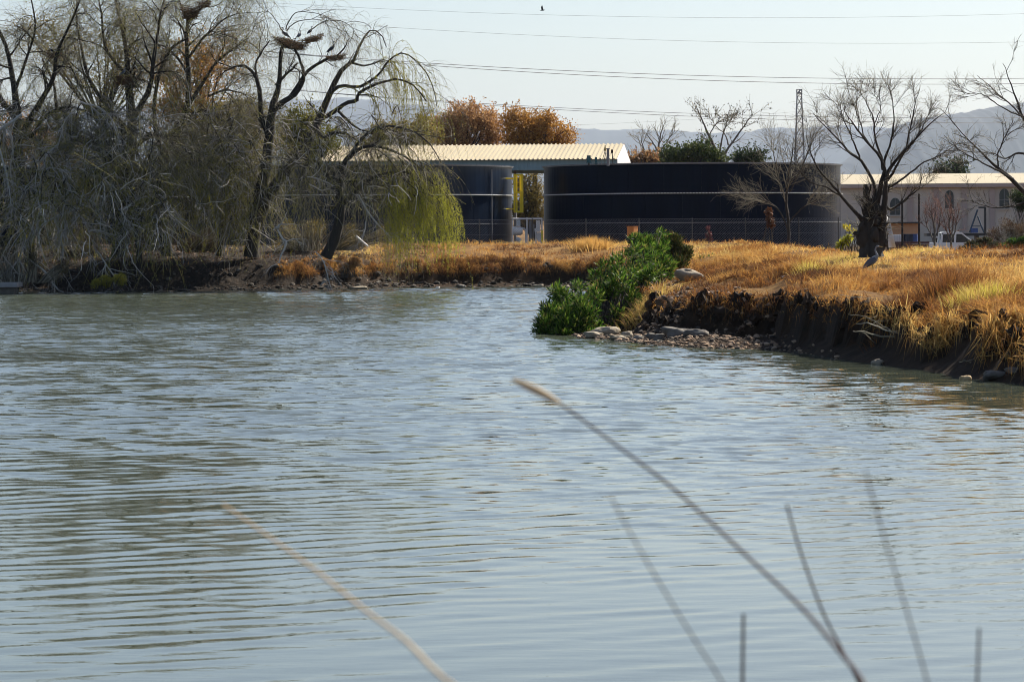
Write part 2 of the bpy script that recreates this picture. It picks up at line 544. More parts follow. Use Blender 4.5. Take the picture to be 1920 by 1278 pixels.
n.links.new(ad.outputs[0], bp.inputs['Height']); n.links.new(bp.outputs[0], b.inputs['Normal'])
WATER = m
tag(np_mesh('pond_water', np.vstack(wv), [np.vstack(wf)], WATER, smooth=True), 'rippled grey green pond water', None, None, 'structure')

# ------------------------------------------------------------------ far hills and the hazy air
HILL = solid('hill_scrub', (0.035, 0.042, 0.042), (0.016, 0.024, 0.026), 0.95, scale=0.003)
def hill(name, Y, crest, depth, label, seed):
    px = np.array([c[0] for c in crest]); py = np.array([c[1] for c in crest])
    xs = np.linspace(px[0], px[-1], 420)
    ys = np.interp(xs, px, py)
    ys = np.convolve(np.pad(ys, 6, 'edge'), np.ones(13) / 13, 'valid')
    ys = ys + fbm(xs * 0.02, xs * 0, seed, 3) * 5 - np.abs(fbm(xs * 0.17, xs * 0 + 3, seed, 2)) * 5
    top = np.array([pt(a, b_, Y) for a, b_ in zip(xs, ys)])
    rows = []
    taper = np.clip(np.minimum(np.arange(420), np.arange(420)[::-1]) / 60, 0, 1) ** .7
    top[:, 2] *= taper if Y < 12000 else 1
    for v in np.linspace(0, 1, 16):
        e = math.sin(v * math.pi)
        hz = top[:, 2] * (e ** 0.8) + fbm(top[:, 0] * 0.0011, v * 6 + top[:, 0] * 0, seed + 5, 3) * 90 * e * (1 - e)
        rows.append(np.column_stack([top[:, 0], np.full(len(top), Y + (v - 0.5) * depth), np.maximum(hz, 1.0) if 0 < v < 1 else hz * 0 - 0.5]))
    V = np.vstack(rows)
    ii = np.arange(len(V)).reshape(16, -1)
    q = np.stack([ii[:-1, :-1], ii[:-1, 1:], ii[1:, 1:], ii[1:, :-1]], -1).reshape(-1, 4)
    tag(np_mesh(name, V, q, HILL, smooth=True), label, None, None, 'structure')
hill('hills', 15000, [(-1500, 240), (-600, 225), (0, 205), (450, 192), (650, 186), (760, 195), (880, 222), (1000, 238), (1090, 241), (1190, 246), (1260, 250), (1330, 253),
                    (1400, 247), (1480, 241), (1560, 236), (1700, 246), (2000, 250), (2600, 240), (3200, 250)], 4000, 'far blue ridge behind the tanks', 3)
hill('hills', 10000, [(1380, 330), (1480, 300), (1560, 278), (1640, 250), (1700, 231), (1725, 223), (1800, 213), (1850, 205), (1900, 194), (1990, 178), (2200, 165), (2700, 190), (3400, 280)], 2800, 'nearer blue hill rising to the right', 8)
hz = MB()
hz.box((0, 9300, 400), (17000, 18800, 820))
haze = hz.build('haze', None or bpy.data.materials.new('haze_air'))
tag(haze, 'thin hazy air over the valley', None, None, 'stuff')
m = MATS['haze_air'] = haze.data.materials[0]
m.use_nodes = True
n = m.node_tree; n.nodes.clear()
out = n.nodes.new('ShaderNodeOutputMaterial')
pv = n.nodes.new('ShaderNodeVolumePrincipled')
pv.inputs['Color'].default_value = (0.64, 0.77, 1.0, 1)
pv.inputs['Density'].default_value = 0.000027
pv.inputs['Anisotropy'].default_value = 0.2
n.links.new(pv.outputs[0], out.inputs['Volume'])
haze.display_type = 'WIRE'

# ------------------------------------------------------------------ built structures
TANK = solid('tank_steel', (0.003, 0.008, 0.024), (0.001, 0.0025, 0.008), 0.30, scale=0.6, stretch=(1, 1, 0.15), spec=0.05)
TANK2 = solid('tank_steel_bluer', (0.006, 0.016, 0.038), (0.003, 0.007, 0.018), 0.30, scale=0.8, stretch=(1, 1, 0.2), spec=0.3)  # bluer, glossier variant of the tank steel, used on the middle tank only
GALV = solid('galvanised_steel', (0.55, 0.56, 0.57), (0.38, 0.40, 0.42), 0.45, metal=0.3, scale=4)
CREAM = solid('cream_roof', (0.44, 0.375, 0.255), (0.37, 0.315, 0.21), 0.55, scale=0.5, stretch=(1, 0.2, 1))
TEAL = solid('teal_sheet', (0.25, 0.37, 0.41), (0.19, 0.29, 0.33), 0.5, scale=0.7)
WHITE = solid('white_paint', (0.78, 0.79, 0.80), (0.62, 0.63, 0.64), 0.5, scale=1.5)
YELLOW = solid('yellow_paint', (0.85, 0.68, 0.02), (0.72, 0.55, 0.02), 0.5, scale=3)
DARKM = solid('dark_metal', (0.025, 0.028, 0.032), (0.015, 0.016, 0.018), 0.5, scale=4)
GREYM = solid('grey_metal', (0.22, 0.23, 0.25), (0.15, 0.155, 0.17), 0.5, scale=2)
WIRE = solid('fence_wire', (0.16, 0.18, 0.21), (0.11, 0.125, 0.15), 0.5, metal=0.4, scale=2)
PLASTER = solid('pale_plaster', (0.62, 0.54, 0.46), (0.50, 0.44, 0.38), 0.85, scale=0.25)
PILASTER = solid('mauve_plaster', (0.46, 0.37, 0.33), (0.40, 0.32, 0.29), 0.85, scale=0.4)
TANWALL = solid('tan_wall', (0.50, 0.30, 0.17), (0.42, 0.24, 0.13), 0.85, scale=0.7)
MAROON = solid('maroon_brick', (0.11, 0.05, 0.045), (0.07, 0.035, 0.03), 0.85, scale=2)
GLASS = solid('dark_glass', (0.03, 0.045, 0.055), (0.02, 0.03, 0.04), 0.12, scale=0.5)
POSTWOOD = solid('creosoted_wood', (0.022, 0.017, 0.014), (0.012, 0.010, 0.009), 0.85, scale=3)
BLUE = solid('blue_plastic', (0.03, 0.09, 0.30), (0.02, 0.05, 0.18), 0.4, scale=2)
ORBOX = solid('orange_box_paint', (0.55, 0.23, 0.06), (0.45, 0.17, 0.04), 0.6, scale=3)
RUBBER = solid('tyre_rubber', (0.02, 0.02, 0.02), (0.012, 0.012, 0.012), 0.8, scale=5)
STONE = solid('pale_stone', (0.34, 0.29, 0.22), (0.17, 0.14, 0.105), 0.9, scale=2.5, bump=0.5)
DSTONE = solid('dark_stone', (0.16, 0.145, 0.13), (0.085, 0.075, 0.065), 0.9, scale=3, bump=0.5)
WSTONE = solid('white_block', (0.66, 0.63, 0.60), (0.5, 0.47, 0.44), 0.8, scale=4, bump=0.3)

# ---- the three bolted steel tanks
YT = 185.0
TR = 277.5 * YT / F
NP = 26
ZL = [0.85, 1.52, 3.36, 5.19, 7.05]     # base, then the lap lines between courses
def curved_plate(r0, r1, a0, a1, z0, z1, n):
    a = np.linspace(a0, a1, n + 1)
    ring = np.column_stack([np.cos(a), np.sin(a)])
    V = np.vstack([np.column_stack([ring * r1, np.full(n + 1, z0)]), np.column_stack([ring * r1, np.full(n + 1, z1)]),
                   np.column_stack([ring * r0, np.full(n + 1, z0)]), np.column_stack([ring * r0, np.full(n + 1, z1)])])
    k = n + 1
    f = []
    for i in range(n):
        f += [(i, i + 1, k + i + 1, k + i), (k + i, k + i + 1, 3 * k + i + 1, 3 * k + i), (2 * k + i, i, i, 2 * k + i)[:0] or (2 * k + i, 2 * k + i + 1, i + 1, i)]
    f += [(0, k, 3 * k, 2 * k), (n, 2 * k + n, 3 * k + n, k + n)]
    return V, np.array(f)
def tank(cpx, label, matl, seams=True):
    c = pt(cpx, 430, YT); c[2] = ZL[0]
    T = thing('steel_tank', c, label, 'tank', 'round bolted steel tanks behind the fence')
    cx = np.array([c[0], c[1], 0.0])
    v, f = curved_plate(TR - 0.25, TR - 0.05, math.radians(0), math.radians(360), ZL[0], ZL[-1] - 0.02, 72)
    np_mesh('inner_shell', v + cx, f, matl, T)
    da = 2 * math.pi / NP
    me = None
    for k in range(len(ZL) - 1):
        r = TR - 0.012 * (k % 2)
        first = None
        for i in range(NP):
            a = (i + 0.5 * (k % 2)) * da
            mid = (a + da / 2) % (2 * math.pi)
            if math.sin(mid) > 0.35: continue        # far side: not in view, closed by the inner shell
            if first is None:
                v, f = curved_plate(r - 0.03, r, 0.0011, da - 0.0011, ZL[k] + 0.008, ZL[k + 1] - 0.008, 5)
                o = np_mesh('panel', np.column_stack([v[:, 0], v[:, 1], v[:, 2] - ZL[0]]) + c, f, matl, T, smooth=False)
                o.rotation_euler = (0, 0, a)
                first = o
            else:
                o = bpy.data.objects.new('panel', first.data); col.objects.link(o)
                o.parent = T; o.rotation_euler = (0, 0, a)
            WLOC[o.name] = c
    # top rim angle, stiffener ring with its bolted lugs, lower ring
    v, f = curved_plate(TR - 0.04, TR + 0.07, 0, 2 * math.pi, ZL[-1] - 0.07, ZL[-1] + 0.02, 96)
    np_mesh('rim', v + cx, f, GREYM, T)
    v, f = curved_plate(TR + 0.002, TR + 0.05, 0, 2 * math.pi, ZL[3] - 0.05, ZL[3] + 0.03, 96)
    np_mesh('stiffener_ring', v + cx, f, GREYM, T)
    lug = MB()
    for i in range(310):
        a = i * 2 * math.pi / 310
        if math.sin(a) > 0.4: continue
        lug.box((c[0] + (TR + 0.09) * math.cos(a), c[1] + (TR + 0.09) * math.sin(a), ZL[3] + 0.0), (0.10, 0.115, 0.055), a)
    tag(lug.build('ring_lugs', WHITE, T), kind='stuff')
    v, f = curved_plate(TR + 0.002, TR + 0.03, 0, 2 * math.pi, ZL[2] - 0.02, ZL[2] + 0.02, 96)
    np_mesh('lap_strip', v + cx, f, GREYM, T)
    rb = MB()
    for i in range(240):
        a = i * 2 * math.pi / 240
        if math.sin(a) > 0.4: continue
        rb.box((c[0] + (TR + 0.10) * math.cos(a), c[1] + (TR + 0.10) * math.sin(a), ZL[-1] + 0.0), (0.06, 0.10, 0.05), a)
    tag(rb.build('rim_bolts', GREYM, T), kind='stuff')
    for ang in ((-30.5, -75) if matl is TANK2 else ()):
        a = math.radians(ang)
        p = (c[0] + (TR + 0.06) * math.cos(a), c[1] + (TR + 0.06) * math.sin(a))
        MB().bar((*p, ZL[0]), (*p, ZL[-1] - 0.25), 0.03).build('conduit', GREYM, T)
    return T
tank(1297.5, 'dark navy tank standing whole in the open on the right', TANK)
tank(683, 'blue tank behind the weeping willow, its right edge beside the yellow cage', TANK2)
tank(93, 'dark tank almost hidden by the dense willows at far left', TANK)

# gear on the rim of the right tank
def mixer(px, py0, py1, wpx, label, matl):
    a, b = pt(px, py1, 176.5), pt(px, py0, 176.5)
    s = 176.5 / F
    T = thing('mixer_motor', a, label, 'motor')
    MB().box((a + b) / 2 + np.array([0, 0, 0.12]), (wpx * s, wpx * s, (b[2] - a[2]) * 0.66)).build('motor', matl, T)
    MB().bar(a, (a + b) / 2, wpx * s * 0.22, n=8).build('shaft', DARKM, T)
    MB().box((a + b) / 2 - np.array([0, 0, 0.10]), (wpx * s * 1.4, 0.3, 0.06)).build('flange', matl, T)
TEALD = solid('teal_paint', (0.02, 0.12, 0.15), (0.012, 0.08, 0.10), 0.5, scale=2)
mixer(1104, 292, 311, 7, 'teal mixer motor standing on the tank rim', TEALD)
mixer(1117.5, 296, 311, 4, 'small teal valve beside the mixer motor on the rim', TEALD)
a = pt(1140, 311, 176); b = pt(1140, 280, 176)
T = thing('vent_pipe', a, 'grey upright vent pipe on the tank rim', 'pipe')
MB().bar(a, b, 0.085, n=10).build('pipe', GREYM, T)
MB().bar(b, b + np.array([0, 0, .06]), 0.12, n=10).build('cap', GREYM, T)
a = pt(1149.5, 308, 176); b = pt(1147.5, 284, 176)
T = thing('lamp_pole', a, 'thin dark pole with a small head beside the vent pipe', 'pole')
MB().bar(a, b, 0.03).build('pole', DARKM, T)
MB().box(b, (0.13, 0.13, 0.22)).build('head', POSTWOOD, T)
a = pt(1134, 310, 176.3)
T = thing('tripod_mast', a, 'small tripod mast with a pointed cap on the tank rim', 'mast')
tp = pt(1134.5, 283, 176.3)
for dx in (-7, 5, 0):
    MB().bar(pt(1134 + dx, 308, 176.3 + (0.4 if dx == 0 else 0)), tp, 0.018).build('leg', GREYM, T)
MB().bar(tp, pt(1134.5, 272, 176.3), 0.07, 0.02).build('cap', OLIVE, T)

# ---- yellow caged ladder and pump skid in the gap between the tanks
a = pt(971, 398, 182)
T = thing('caged_ladder', a, 'yellow caged ladder between the two tanks', 'ladder')
s = 182 / F
for dx in (-6.5, -2.5, 5, 8.5):
    MB().box(pt(971 + dx, 362, 182 + (0.3 if abs(dx) < 6 else 0)), (0.12, 0.06, 71 * s)).build('cage_bar', YELLOW, T)
for py in (328, 361, 397):
    MB().box(pt(972, py, 181.9), (17 * s, 0.06, 0.12)).box(pt(972, py, 182.5), (17 * s, 0.06, 0.085)).box(pt(964.5, py, 182.2), (0.06, .55, .085)).box(pt(979.5, py, 182.2), (0.06, .55, .085)).build('hoop', YELLOW, T)
for py in range(333, 396, 9):
    MB().box(pt(969, py, 182.6), (7 * s, 0.035, 0.035)).build('rung', YELLOW, T)

for py in (335, 392):
    MB().bar(pt(944, py, 182.3), pt(965, py, 182.3), .04, n=6).build('bracket', YELLOW, T)
YS = 178.0
s = YS / F
a = pt(989, 458, YS)
T = thing('pump_skid', a, 'white framed pump skid with pipes in the gap between tanks', 'pump skid')
fr = MB()
for (x0, y0, x1, y1) in ((961, 410, 1017, 410), (961, 456, 1017, 456), (961, 410, 961, 458), (1016, 410, 1016, 458), (988, 408, 988, 458)):
    fr.bar(pt(x0, y0, YS), pt(x1, y1, YS), 0.045)
    fr.bar(pt(x0, y0, YS + 1.4), pt(x1, y1, YS + 1.4), 0.045)
for x, y in ((961, 410), (1016, 410), (961, 456), (1016, 456)):
    fr.bar(pt(x, y, YS), pt(x, y, YS + 1.4), 0.045)
fr.build('frame', WHITE, T)
LB = solid('pale_blue_paint', (0.45, 0.55, 0.66), (0.36, 0.45, 0.55), 0.45, scale=2)
MB().box(pt(972, 418, YS + 0.3), (7.5 * s, .3, 12 * s)).build('control_box', LB, T)
MB().bar(pt(961, 433, YS + 0.35), pt(977, 433, YS + 0.35), 0.27, n=14).bar(pt(977, 433, YS + .35), pt(980, 433, YS + .35), 0.2, n=14).build('motor', WHITE, T)
pp = [pt(978, 428, YS + .3), pt(982, 428, YS + .3), pt(985.5, 432, YS + .3), pt(986, 440, YS + .3), pt(986, 455, YS + .3)]
MB().path(pp, 0.06, 8).build('pipe', WHITE, T)
MB().box(pt(1009, 424, YS + 0.3), (8 * s, .35, 22 * s)).box(pt(1011, 445, YS + .3), (8 * s, .35, 18 * s)).build('cabinet', WHITE, T)
MB().path([pt(1003, 428, YS + .2), pt(1005, 440, YS + .2), pt(1004, 455, YS + .2)], 0.05).build('pipe', WHITE, T)
MB().bar(pt(1000, 420, YS + .5), pt(998, 454, YS + .5), .09, n=8).bar(pt(994, 414, YS + .6), pt(994, 454, YS + .6), .1, n=8).build('pump_column', GREYM, T)
MB().bar(pt(968, 447, YS + .2), pt(976, 452, YS + .2), .13, n=10).build('valve', LB, T)
MB().box(pt(1016.5, 443, YS - .1), (0.12, .08, 22 * s)).build('marker_strip', YELLOW, T)

# ---- yellow access stair and white notice by the left tank
a = pt(412, 458, 180)
T = thing('access_stair', a, 'yellow steel access stair seen through the hanging willow twigs', 'stair')
top, bot = np.array([386, 342]), np.array([413, 452])
for dy in (0, 0.9):
    MB().bar(pt(*top, 180 + dy), pt(*bot, 180 + dy), 0.10, n=4).build('stringer', YELLOW, T)
for t in np.linspace(0.05, 0.97, 13):
    q = top + (bot - top) * t
    MB().box(pt(q[0], q[1], 180.45), (0.28, 0.85, 0.04)).build('tread', GREYM, T)
MB().path([pt(376, 350, 180), pt(376, 330, 180), pt(379, 323, 180), pt(384, 330, 180), pt(386, 342, 180)], 0.035).build('handrail', GALV, T)
for x in (369, 375):
    MB().bar(pt(x, 335, 181), pt(x, 380, 181), 0.06, n=4).build('ladder_rail', YELLOW, T)
for y in (342, 350, 358, 366, 374):
    MB().bar(pt(369, y, 181), pt(375, y, 181), 0.03, n=4).build('rung', YELLOW, T)
a = pt(371, 400, 172)
T = thing('notice_board', a, 'small white notice board with two plates near the yellow stair', 'sign')
MB().box(pt(371.5, 383, 172), (9.5 * 172 / F, .03, 6.5 * 172 / F)).build('plate', WHITE, T)
MB().box(pt(371.5, 390.5, 172), (9 * 172 / F, .03, 5.5 * 172 / F)).build('plate', WHITE, T)
MB().bar(pt(371.5, 460, 172.05), pt(371.5, 380, 172.05), .03).build('post', DARKM, T)

# ---- long shed with a cream ribbed roof
YB = 216.0
ang = math.radians(-7)
ax = np.array([math.cos(ang), math.sin(ang), 0]); ay = np.array([-math.sin(ang), math.cos(ang), 0]); az = np.array([0, 0, 1.0])
A = pt(592, 302.5, YB + 1.5); 
Lsh = (1160 - 592) / F * YB * 1.003
ze, zr, half = A[2], A[2] + 1.28, 6.3
T = thing('long_shed', (A[0] + ax[0] * Lsh / 2, A[1], 0.9), 'long shed with cream ribbed roof behind the tanks', 'shed')
nrib = 68
def prof(u0, u1, k):
    return None
rw = Lsh / nrib
for i in range(nrib):          # each roof sheet with its own rib
    m0 = MB()
    p = A + ax * (rw * i)
    q = p + ax * (rw - 0.004)
    up = ay * half + az * (zr - ze)
    nn = nrm(np.cross(ax, up))
    m0.prism([p - up * 0.03, q - up * 0.03, q + up, p + up], nn * 0.03)
    r0 = p + ax * rw * 0.30; r1 = p + ax * rw * 0.62
    m0.prism([r0 - up * 0.031 + nn * .029, r1 - up * 0.031 + nn * .029, r1 + up * 1.004 + nn * .029, r0 + up * 1.004 + nn * .029], nn * 0.07)
    m0.build('roof_sheet', CREAM, T)
mm_ = MB()
for i in range(nrib * 2):      # corrugated band under the eave
    p = A + ax * (rw * i / 2) + ay * 0.12 - az * 0.03
    mm_.box(p + ax * rw * .25 - az * 0.39 - ay * (0.035 if i % 2 else 0), (rw / 2 - 0.003, 0.05, 0.78), ang)
mm_.build('side_cladding', TEAL, T)
up = ay * half + az * (zr - ze)
E = A + ax * (Lsh + 0.01)
MB().prism([E - az * 0.85, E - az * 0.03, E + up - az * 0.02, E + ay * 2 * half - az * 0.03, E + ay * 2 * half - az * 0.85], ax * 0.06).build('gable', WHITE, T)
MB().prism([A + up + ay * .02, E + up + ay * .02, E + ay * 2 * half, A + ay * 2 * half], nrm(np.cross(ax, ay * half - az * (zr - ze))) * .03).build('rear_roof', CREAM, T)
MB().box(A + ax * Lsh / 2 + ay * half * 2 - az * 0.42, (Lsh, 0.05, 0.8), ang).build('rear_cladding', TEAL, T)
for t in (.01, .15, .3, .45, .6, .8, .99):
    for d in (0.25, 2 * half - 0.25):
        p = A + ax * Lsh * t + ay * d
        MB().box((p[0], p[1], (0.8 + ze) / 2 - .1), (0.2, 0.2, ze - 0.8), ang).build('column', GREYM, T)

# ---- pale building with arched windows on the right
YH = 262.0
s = YH / F
A = pt(1566, 346.5, YH); B = pt(2160, 339.5, YH - 4)
axh = nrm(B - A); axh[2] = 0; axh = nrm(axh); ayh = np.array([-axh[1], axh[0], 0]); Lh = float(np.dot(B - A, axh))
zE = A[2]
T = thing('arched_building', (*(A + axh * Lh / 2)[:2], 0.9), 'pale plastered building with arched windows and cream roof', 'building')
C0 = np.array([A[0], A[1], 0.9])
angh = math.atan2(axh[1], axh[0])
MB().box(C0 + axh * Lh / 2 + ayh * 4 + az * (zE - 0.9) / 2, (Lh, 8, zE - 0.9), angh).build('wall', PLASTER, T)
nsh = 44
for i in range(nsh):
    p = C0 + axh * (Lh / nsh * i) - ayh * 0.5 + az * (zE - 0.9)
    q = p + axh * (Lh / nsh - 0.006)
    up = ayh * 4.5 + az * 0.98
    nn = nrm(np.cross(axh, up))
    MB().prism([p, q, q + up, p + up], nn * 0.05).build('roof_sheet', CREAM, T)
MB().box(C0 + axh * Lh / 2 - ayh * 0.48 + az * (zE - 0.9 - 0.16), (Lh, 0.08, 0.3), angh).build('fascia', PILASTER, T)
def onwall(px, py, off):
    # point on the wall front under a pixel
    k = np.array([(px - 960) / F, 1.0]); nrmw = ayh[:2]
    t = np.dot(C0[:2] - ayh[:2] * off, nrmw) / np.dot(k, nrmw)
    return pt(px, py, t)
for x in (1640, 1706, 1755, 1808, 1860, 1912):
    a = onwall(x, 352, 0.0)
    MB().box((a[0], a[1] - 0.06, (a[2] + 0.9) / 2), (0.5, 0.2, a[2] - 0.9), angh).build('pilaster', PILASTER, T)
for (x, y0, y1, wd) in ((1678.5, 371, 403, 19), (1780, 357, 391, 16), (1883, 354, 391, 18), (1985, 352, 390, 17)):
    c, t0, t1 = onwall(x, y1, 0), onwall(x, y0, 0), 0
    hw = wd / 2 * s; hh = (y1 - y0) * s
    poly = [(-hw, 0), (hw, 0), (hw, hh - hw * 1.3)] + [(hw * math.cos(k), hh - hw * 1.3 + hw * 1.3 * math.sin(k)) for k in np.linspace(0.2, math.pi - 0.2, 9)] + [(-hw, hh - hw * 1.3)]
    wdw = MB().prism([c + axh * u * 1.16 - ayh * 0.02 + az * (v * 1.04 - 0.05) for u, v in poly], -ayh * 0.05).build('window', PLASTER, T)
    MB().prism([c + axh * u - ayh * 0.071 + az * v for u, v in poly], -ayh * 0.012).build('pane', GLASS, wdw)
    MB().box(c + az * hh / 2 - ayh * 0.10, (0.05, 0.03, hh * .98), angh).box(c + az * hh * .45 - ayh * 0.102, (hw * 2, 0.03, 0.05), angh).build('glazing_bar', GREYM, wdw)
    MB().box(c - az * 0.08 - ayh * 0.1, (hw * 2.5, 0.2, 0.08), angh).build('sill', PLASTER, wdw)

# low tan outbuilding and brick wall
YL = 238.0
a, b = pt(1669, 419, YL), pt(1724, 462, YL)
T = thing('low_outbuilding', ((a[0] + b[0]) / 2, YL, 0.9), 'low tan outbuilding with dark eave in front of the arched building', 'outbuilding')
MB().box(((a[0] + b[0]) / 2, YL + 2, (a[2] + .9) / 2), (b[0] - a[0], 4, a[2] - .9)).build('wall', TANWALL, T)
MB().box(((a[0] + b[0]) / 2, YL + 1.9, a[2] + 0.06), (b[0] - a[0] + .4, 4.6, 0.12)).build('roof', DARKM, T)
YW = 175.0
a, b = pt(1668, 453, YW), pt(1741, 466, YW)
T = thing('brick_wall', ((a[0] + b[0]) / 2, YW, 0.9), 'low maroon brick wall beyond the stump tree', 'wall')
nb, hb = 14, (a[2] - 0.9) / 8
for r in range(8):
    for k in range(nb):
        bw = (b[0] - a[0]) / nb
        MB().box((a[0] + (k + .5 + .25 * (r % 2)) * bw, YW, 0.9 + (r + .5) * hb), (bw - .012, .22 + .004 * ((k * 7 + r * 3) % 5), hb - .012)).build('brick', MAROON, T)

# ---- chain link fence
YF = 163.0
x0, x1 = pt(300, 430, YF)[0], pt(1572, 430, YF)[0]
zt = pt(960, 412, YF)[2]
zb = 1.85
T = thing('chain_link_fence', ((x0 + x1) / 2, YF, zb), 'chain link fence along the far bank in front of the tanks', 'fence')
hgt = zt - zb
pit = 0.145
nw = int((x1 - x0) / pit)
xs = x0 + np.arange(-int(hgt / pit) - 1, nw) * pit
Pw, Rw = [], []
for sgn in (1, -1):
    for x in xs:
        a = np.array([x, YF + 0.012 * sgn, zb]); b = np.array([x + hgt * 1.0, YF + 0.012 * sgn, zt])
        if sgn < 0: a, b = np.array([b[0], b[1], zb]), np.array([a[0], a[1], zt])
        # clip to fence ends
        lo, hi = min(a[0], b[0]), max(a[0], b[0])
        if hi < x0 or lo > x1: continue
        def at(xx): 
            t = (xx - a[0]) / (b[0] - a[0]); return a + (b - a) * t
        A2, B2 = a.copy(), b.copy()
        if a[0] < x0: A2 = at(x0)
        if a[0] > x1: A2 = at(x1)
        if b[0] < x0: B2 = at(x0)
        if b[0] > x1: B2 = at(x1)
        Pw.append([A2, B2]); Rw.append([0.0075, 0.0075] if sgn > 0 else [0.004, 0.004])
v, f = tubes(np.array(Pw), np.array(Rw), 3)
tag(np_mesh('wire_mesh', v, f, WIRE, T), kind='stuff')
for z in (zt, zb + hgt * 0.5):
    MB().bar((x0, YF - .02, z), (x1, YF - .02, z), 0.010, n=4).build('line_wire', WIRE, T)
for x in np.append(np.arange(x0, x1, 3.05), x1):
    MB().bar((x, YF + .03, zb - .3), (x, YF + .03, zt + .06), 0.035, n=6).build('post', DARKM, T)

# ---- orange meter box on a post before the fence
Y = 160.0; s = Y / F
a = pt(1186, 462, Y)
T = thing('meter_box', a, 'orange box on a short post before the dark tank', 'box')
c = pt(1186, 435, Y)
MB().box(c, (15 * s, 0.42, 20 * s), math.radians(-38)).build('box', ORBOX, T)
MB().box(c + np.array([0, 0, 10.6 * s]), (16.5 * s, 0.48, .03), math.radians(-38)).build('lid', ORBOX, T)
MB().box(c - np.array([-.05, 0, 11.5 * s]), (13 * s, 0.3, .05), math.radians(-20)).build('bracket', WHITE, T)
MB().bar(a, c - np.array([0, 0, 8 * s]), .035).build('post', DARKM, T)

# ---- lattice pylon and overhead wires
YP = 720.0; s = YP / F
base, tp = pt(1500, 432, YP), pt(1500, 168, YP)
T = thing('lattice_pylon', (base[0], YP, 0.5), 'slim grey lattice pylon on the skyline', 'pylon')
def hwid(z):
    return np.interp(z, [0, pt(0, 280, YP)[2], pt(0, 190, YP)[2], pt(0, 176, YP)[2], tp[2]], [11 * s, 7.5 * s, 4.4 * s, 4.6 * s, 0.3 * s])
zs = list(np.linspace(0.5, pt(0, 190, YP)[2], 16)) + [pt(0, 183, YP)[2], pt(0, 176, YP)[2]]
for sx in (-1, 1):
    for sy in (-1, 1):
        mb = MB()
        for z0, z1 in zip(zs[:-1], zs[1:]):
            mb.bar((base[0] + sx * hwid(z0), YP + sy * hwid(z0), z0), (base[0] + sx * hwid(z1), YP + sy * hwid(z1), z1), 0.12, n=4)
        mb.bar((base[0] + sx * hwid(zs[-1]), YP + sy * hwid(zs[-1]), zs[-1]), (base[0], YP, tp[2]), 0.12, n=4)
        mb.build('leg', GREYM, T)
mb = MB()
for k, (z0, z1) in enumerate(zip(zs[:-1], zs[1:])):
    for sy in (-1, 1):
        mb.bar((base[0] - hwid(z0), YP + sy * hwid(z0), z0), (base[0] + hwid(z1), YP + sy * hwid(z1), z1), 0.075, n=3)
        mb.bar((base[0] + hwid(z0), YP + sy * hwid(z0), z0), (base[0] - hwid(z1), YP + sy * hwid(z1), z1), 0.075, n=3)
        mb.bar((base[0] + sy * hwid(z0), YP - hwid(z0), z0), (base[0] + sy * hwid(z1), YP + hwid(z1), z1), 0.075, n=3)
        mb.bar((base[0] - hwid(z1), YP + sy * hwid(z1), z1), (base[0] + hwid(z1), YP + sy * hwid(z1), z1), 0.05, n=3)
mb.build('bracing', GREYM, T)
MB().bar((base[0], YP, tp[2] - 1.1), (base[0], YP, tp[2] + .1), 0.62, 0.1, n=4).build('peak', GREYM, T)
CABLE = solid('cable', (0.20, 0.21, 0.23), (0.15, 0.16, 0.18), 0.6, scale=0.1)
def cable(pts, Y, r, label):
    pts = np.array(pts, float)
    c = np.polyfit(pts[:, 0], pts[:, 1], 2 if len(pts) > 2 else 1)
    xs = np.linspace(-300, 2300, 60)
    P = np.array([pt(x, np.polyval(c, x), Y + (x - 960) * 0.02) for x in xs])
    v, f = tubes(P[None], np.full((1, 60), r), 5)
    tag(np_mesh('overhead_cable', v, f, CABLE, origin=P[0]), label, 'cable', 'overhead power cables')
cable([(800, 119), (960, 127), (1440, 145.5), (1920, 147)], 300, 0.034, 'upper of the two bold cables above the bare tree')
cable([(800, 123), (960, 133), (1440, 154.5), (1920, 157)], 300, 0.034, 'lower of the two bold cables above the bare tree')
cable([(800, 188), (960, 197), (1300, 213), (1500, 218.5), (1920, 221)], 420, 0.040, 'upper of the cable pair crossing the pylon')
cable([(800, 190), (960, 200), (1300, 219), (1500, 225), (1920, 231)], 420, 0.040, 'lower of the cable pair crossing the pylon')
cable([(480, 4), (960, 26), (1300, 33.5), (1920, 26)], 520, 0.021, 'faint topmost cable high in the sky')
cable([(640, 45), (960, 65), (1300, 77), (1920, 79)], 520, 0.023, 'faint cable second from the top of the sky')
cable([(1090, 234), (1300, 224), (1500, 209)], 640, 0.02, 'faint cable sloping down to the far ridge left of the pylon')

# ------------------------------------------------------------------ trees
def limbs(lst, Y, spread=1.0, S=18):
    """lst of [(px, py, radius), ...] -> stacked paths; depth drifts a little along every limb"""
    P, R = [], []
    for k, l in enumerate(lst):
        dy = l[0][3] if len(l[0]) > 3 else None
        dr = rng.uniform(-1, 1) * spread
        c = []
        for j, q in enumerate(l):
            t = j / max(1, len(l) - 1)
            yy = Y + (q[3] if len(q) > 3 else dr * t * (0 if k == 0 else 1))
            c.append(np.append(pt(q[0], q[1], yy), q[2]))
        c = np.array(c)
        sp = spline(c, S)
        sp[:, 3] *= 1 + .22 * vnoise(np.arange(S) * .9 + k * 5.3, np.full(S, k * 1.7), 33)
        p = sp[:, :3] + np.cumsum(rng.normal(0, 0.016, (S, 3)), 0)
        P.append(p); R.append(np.maximum(sp[:, 3], 0.004))
    return np.array(P), np.array(R)

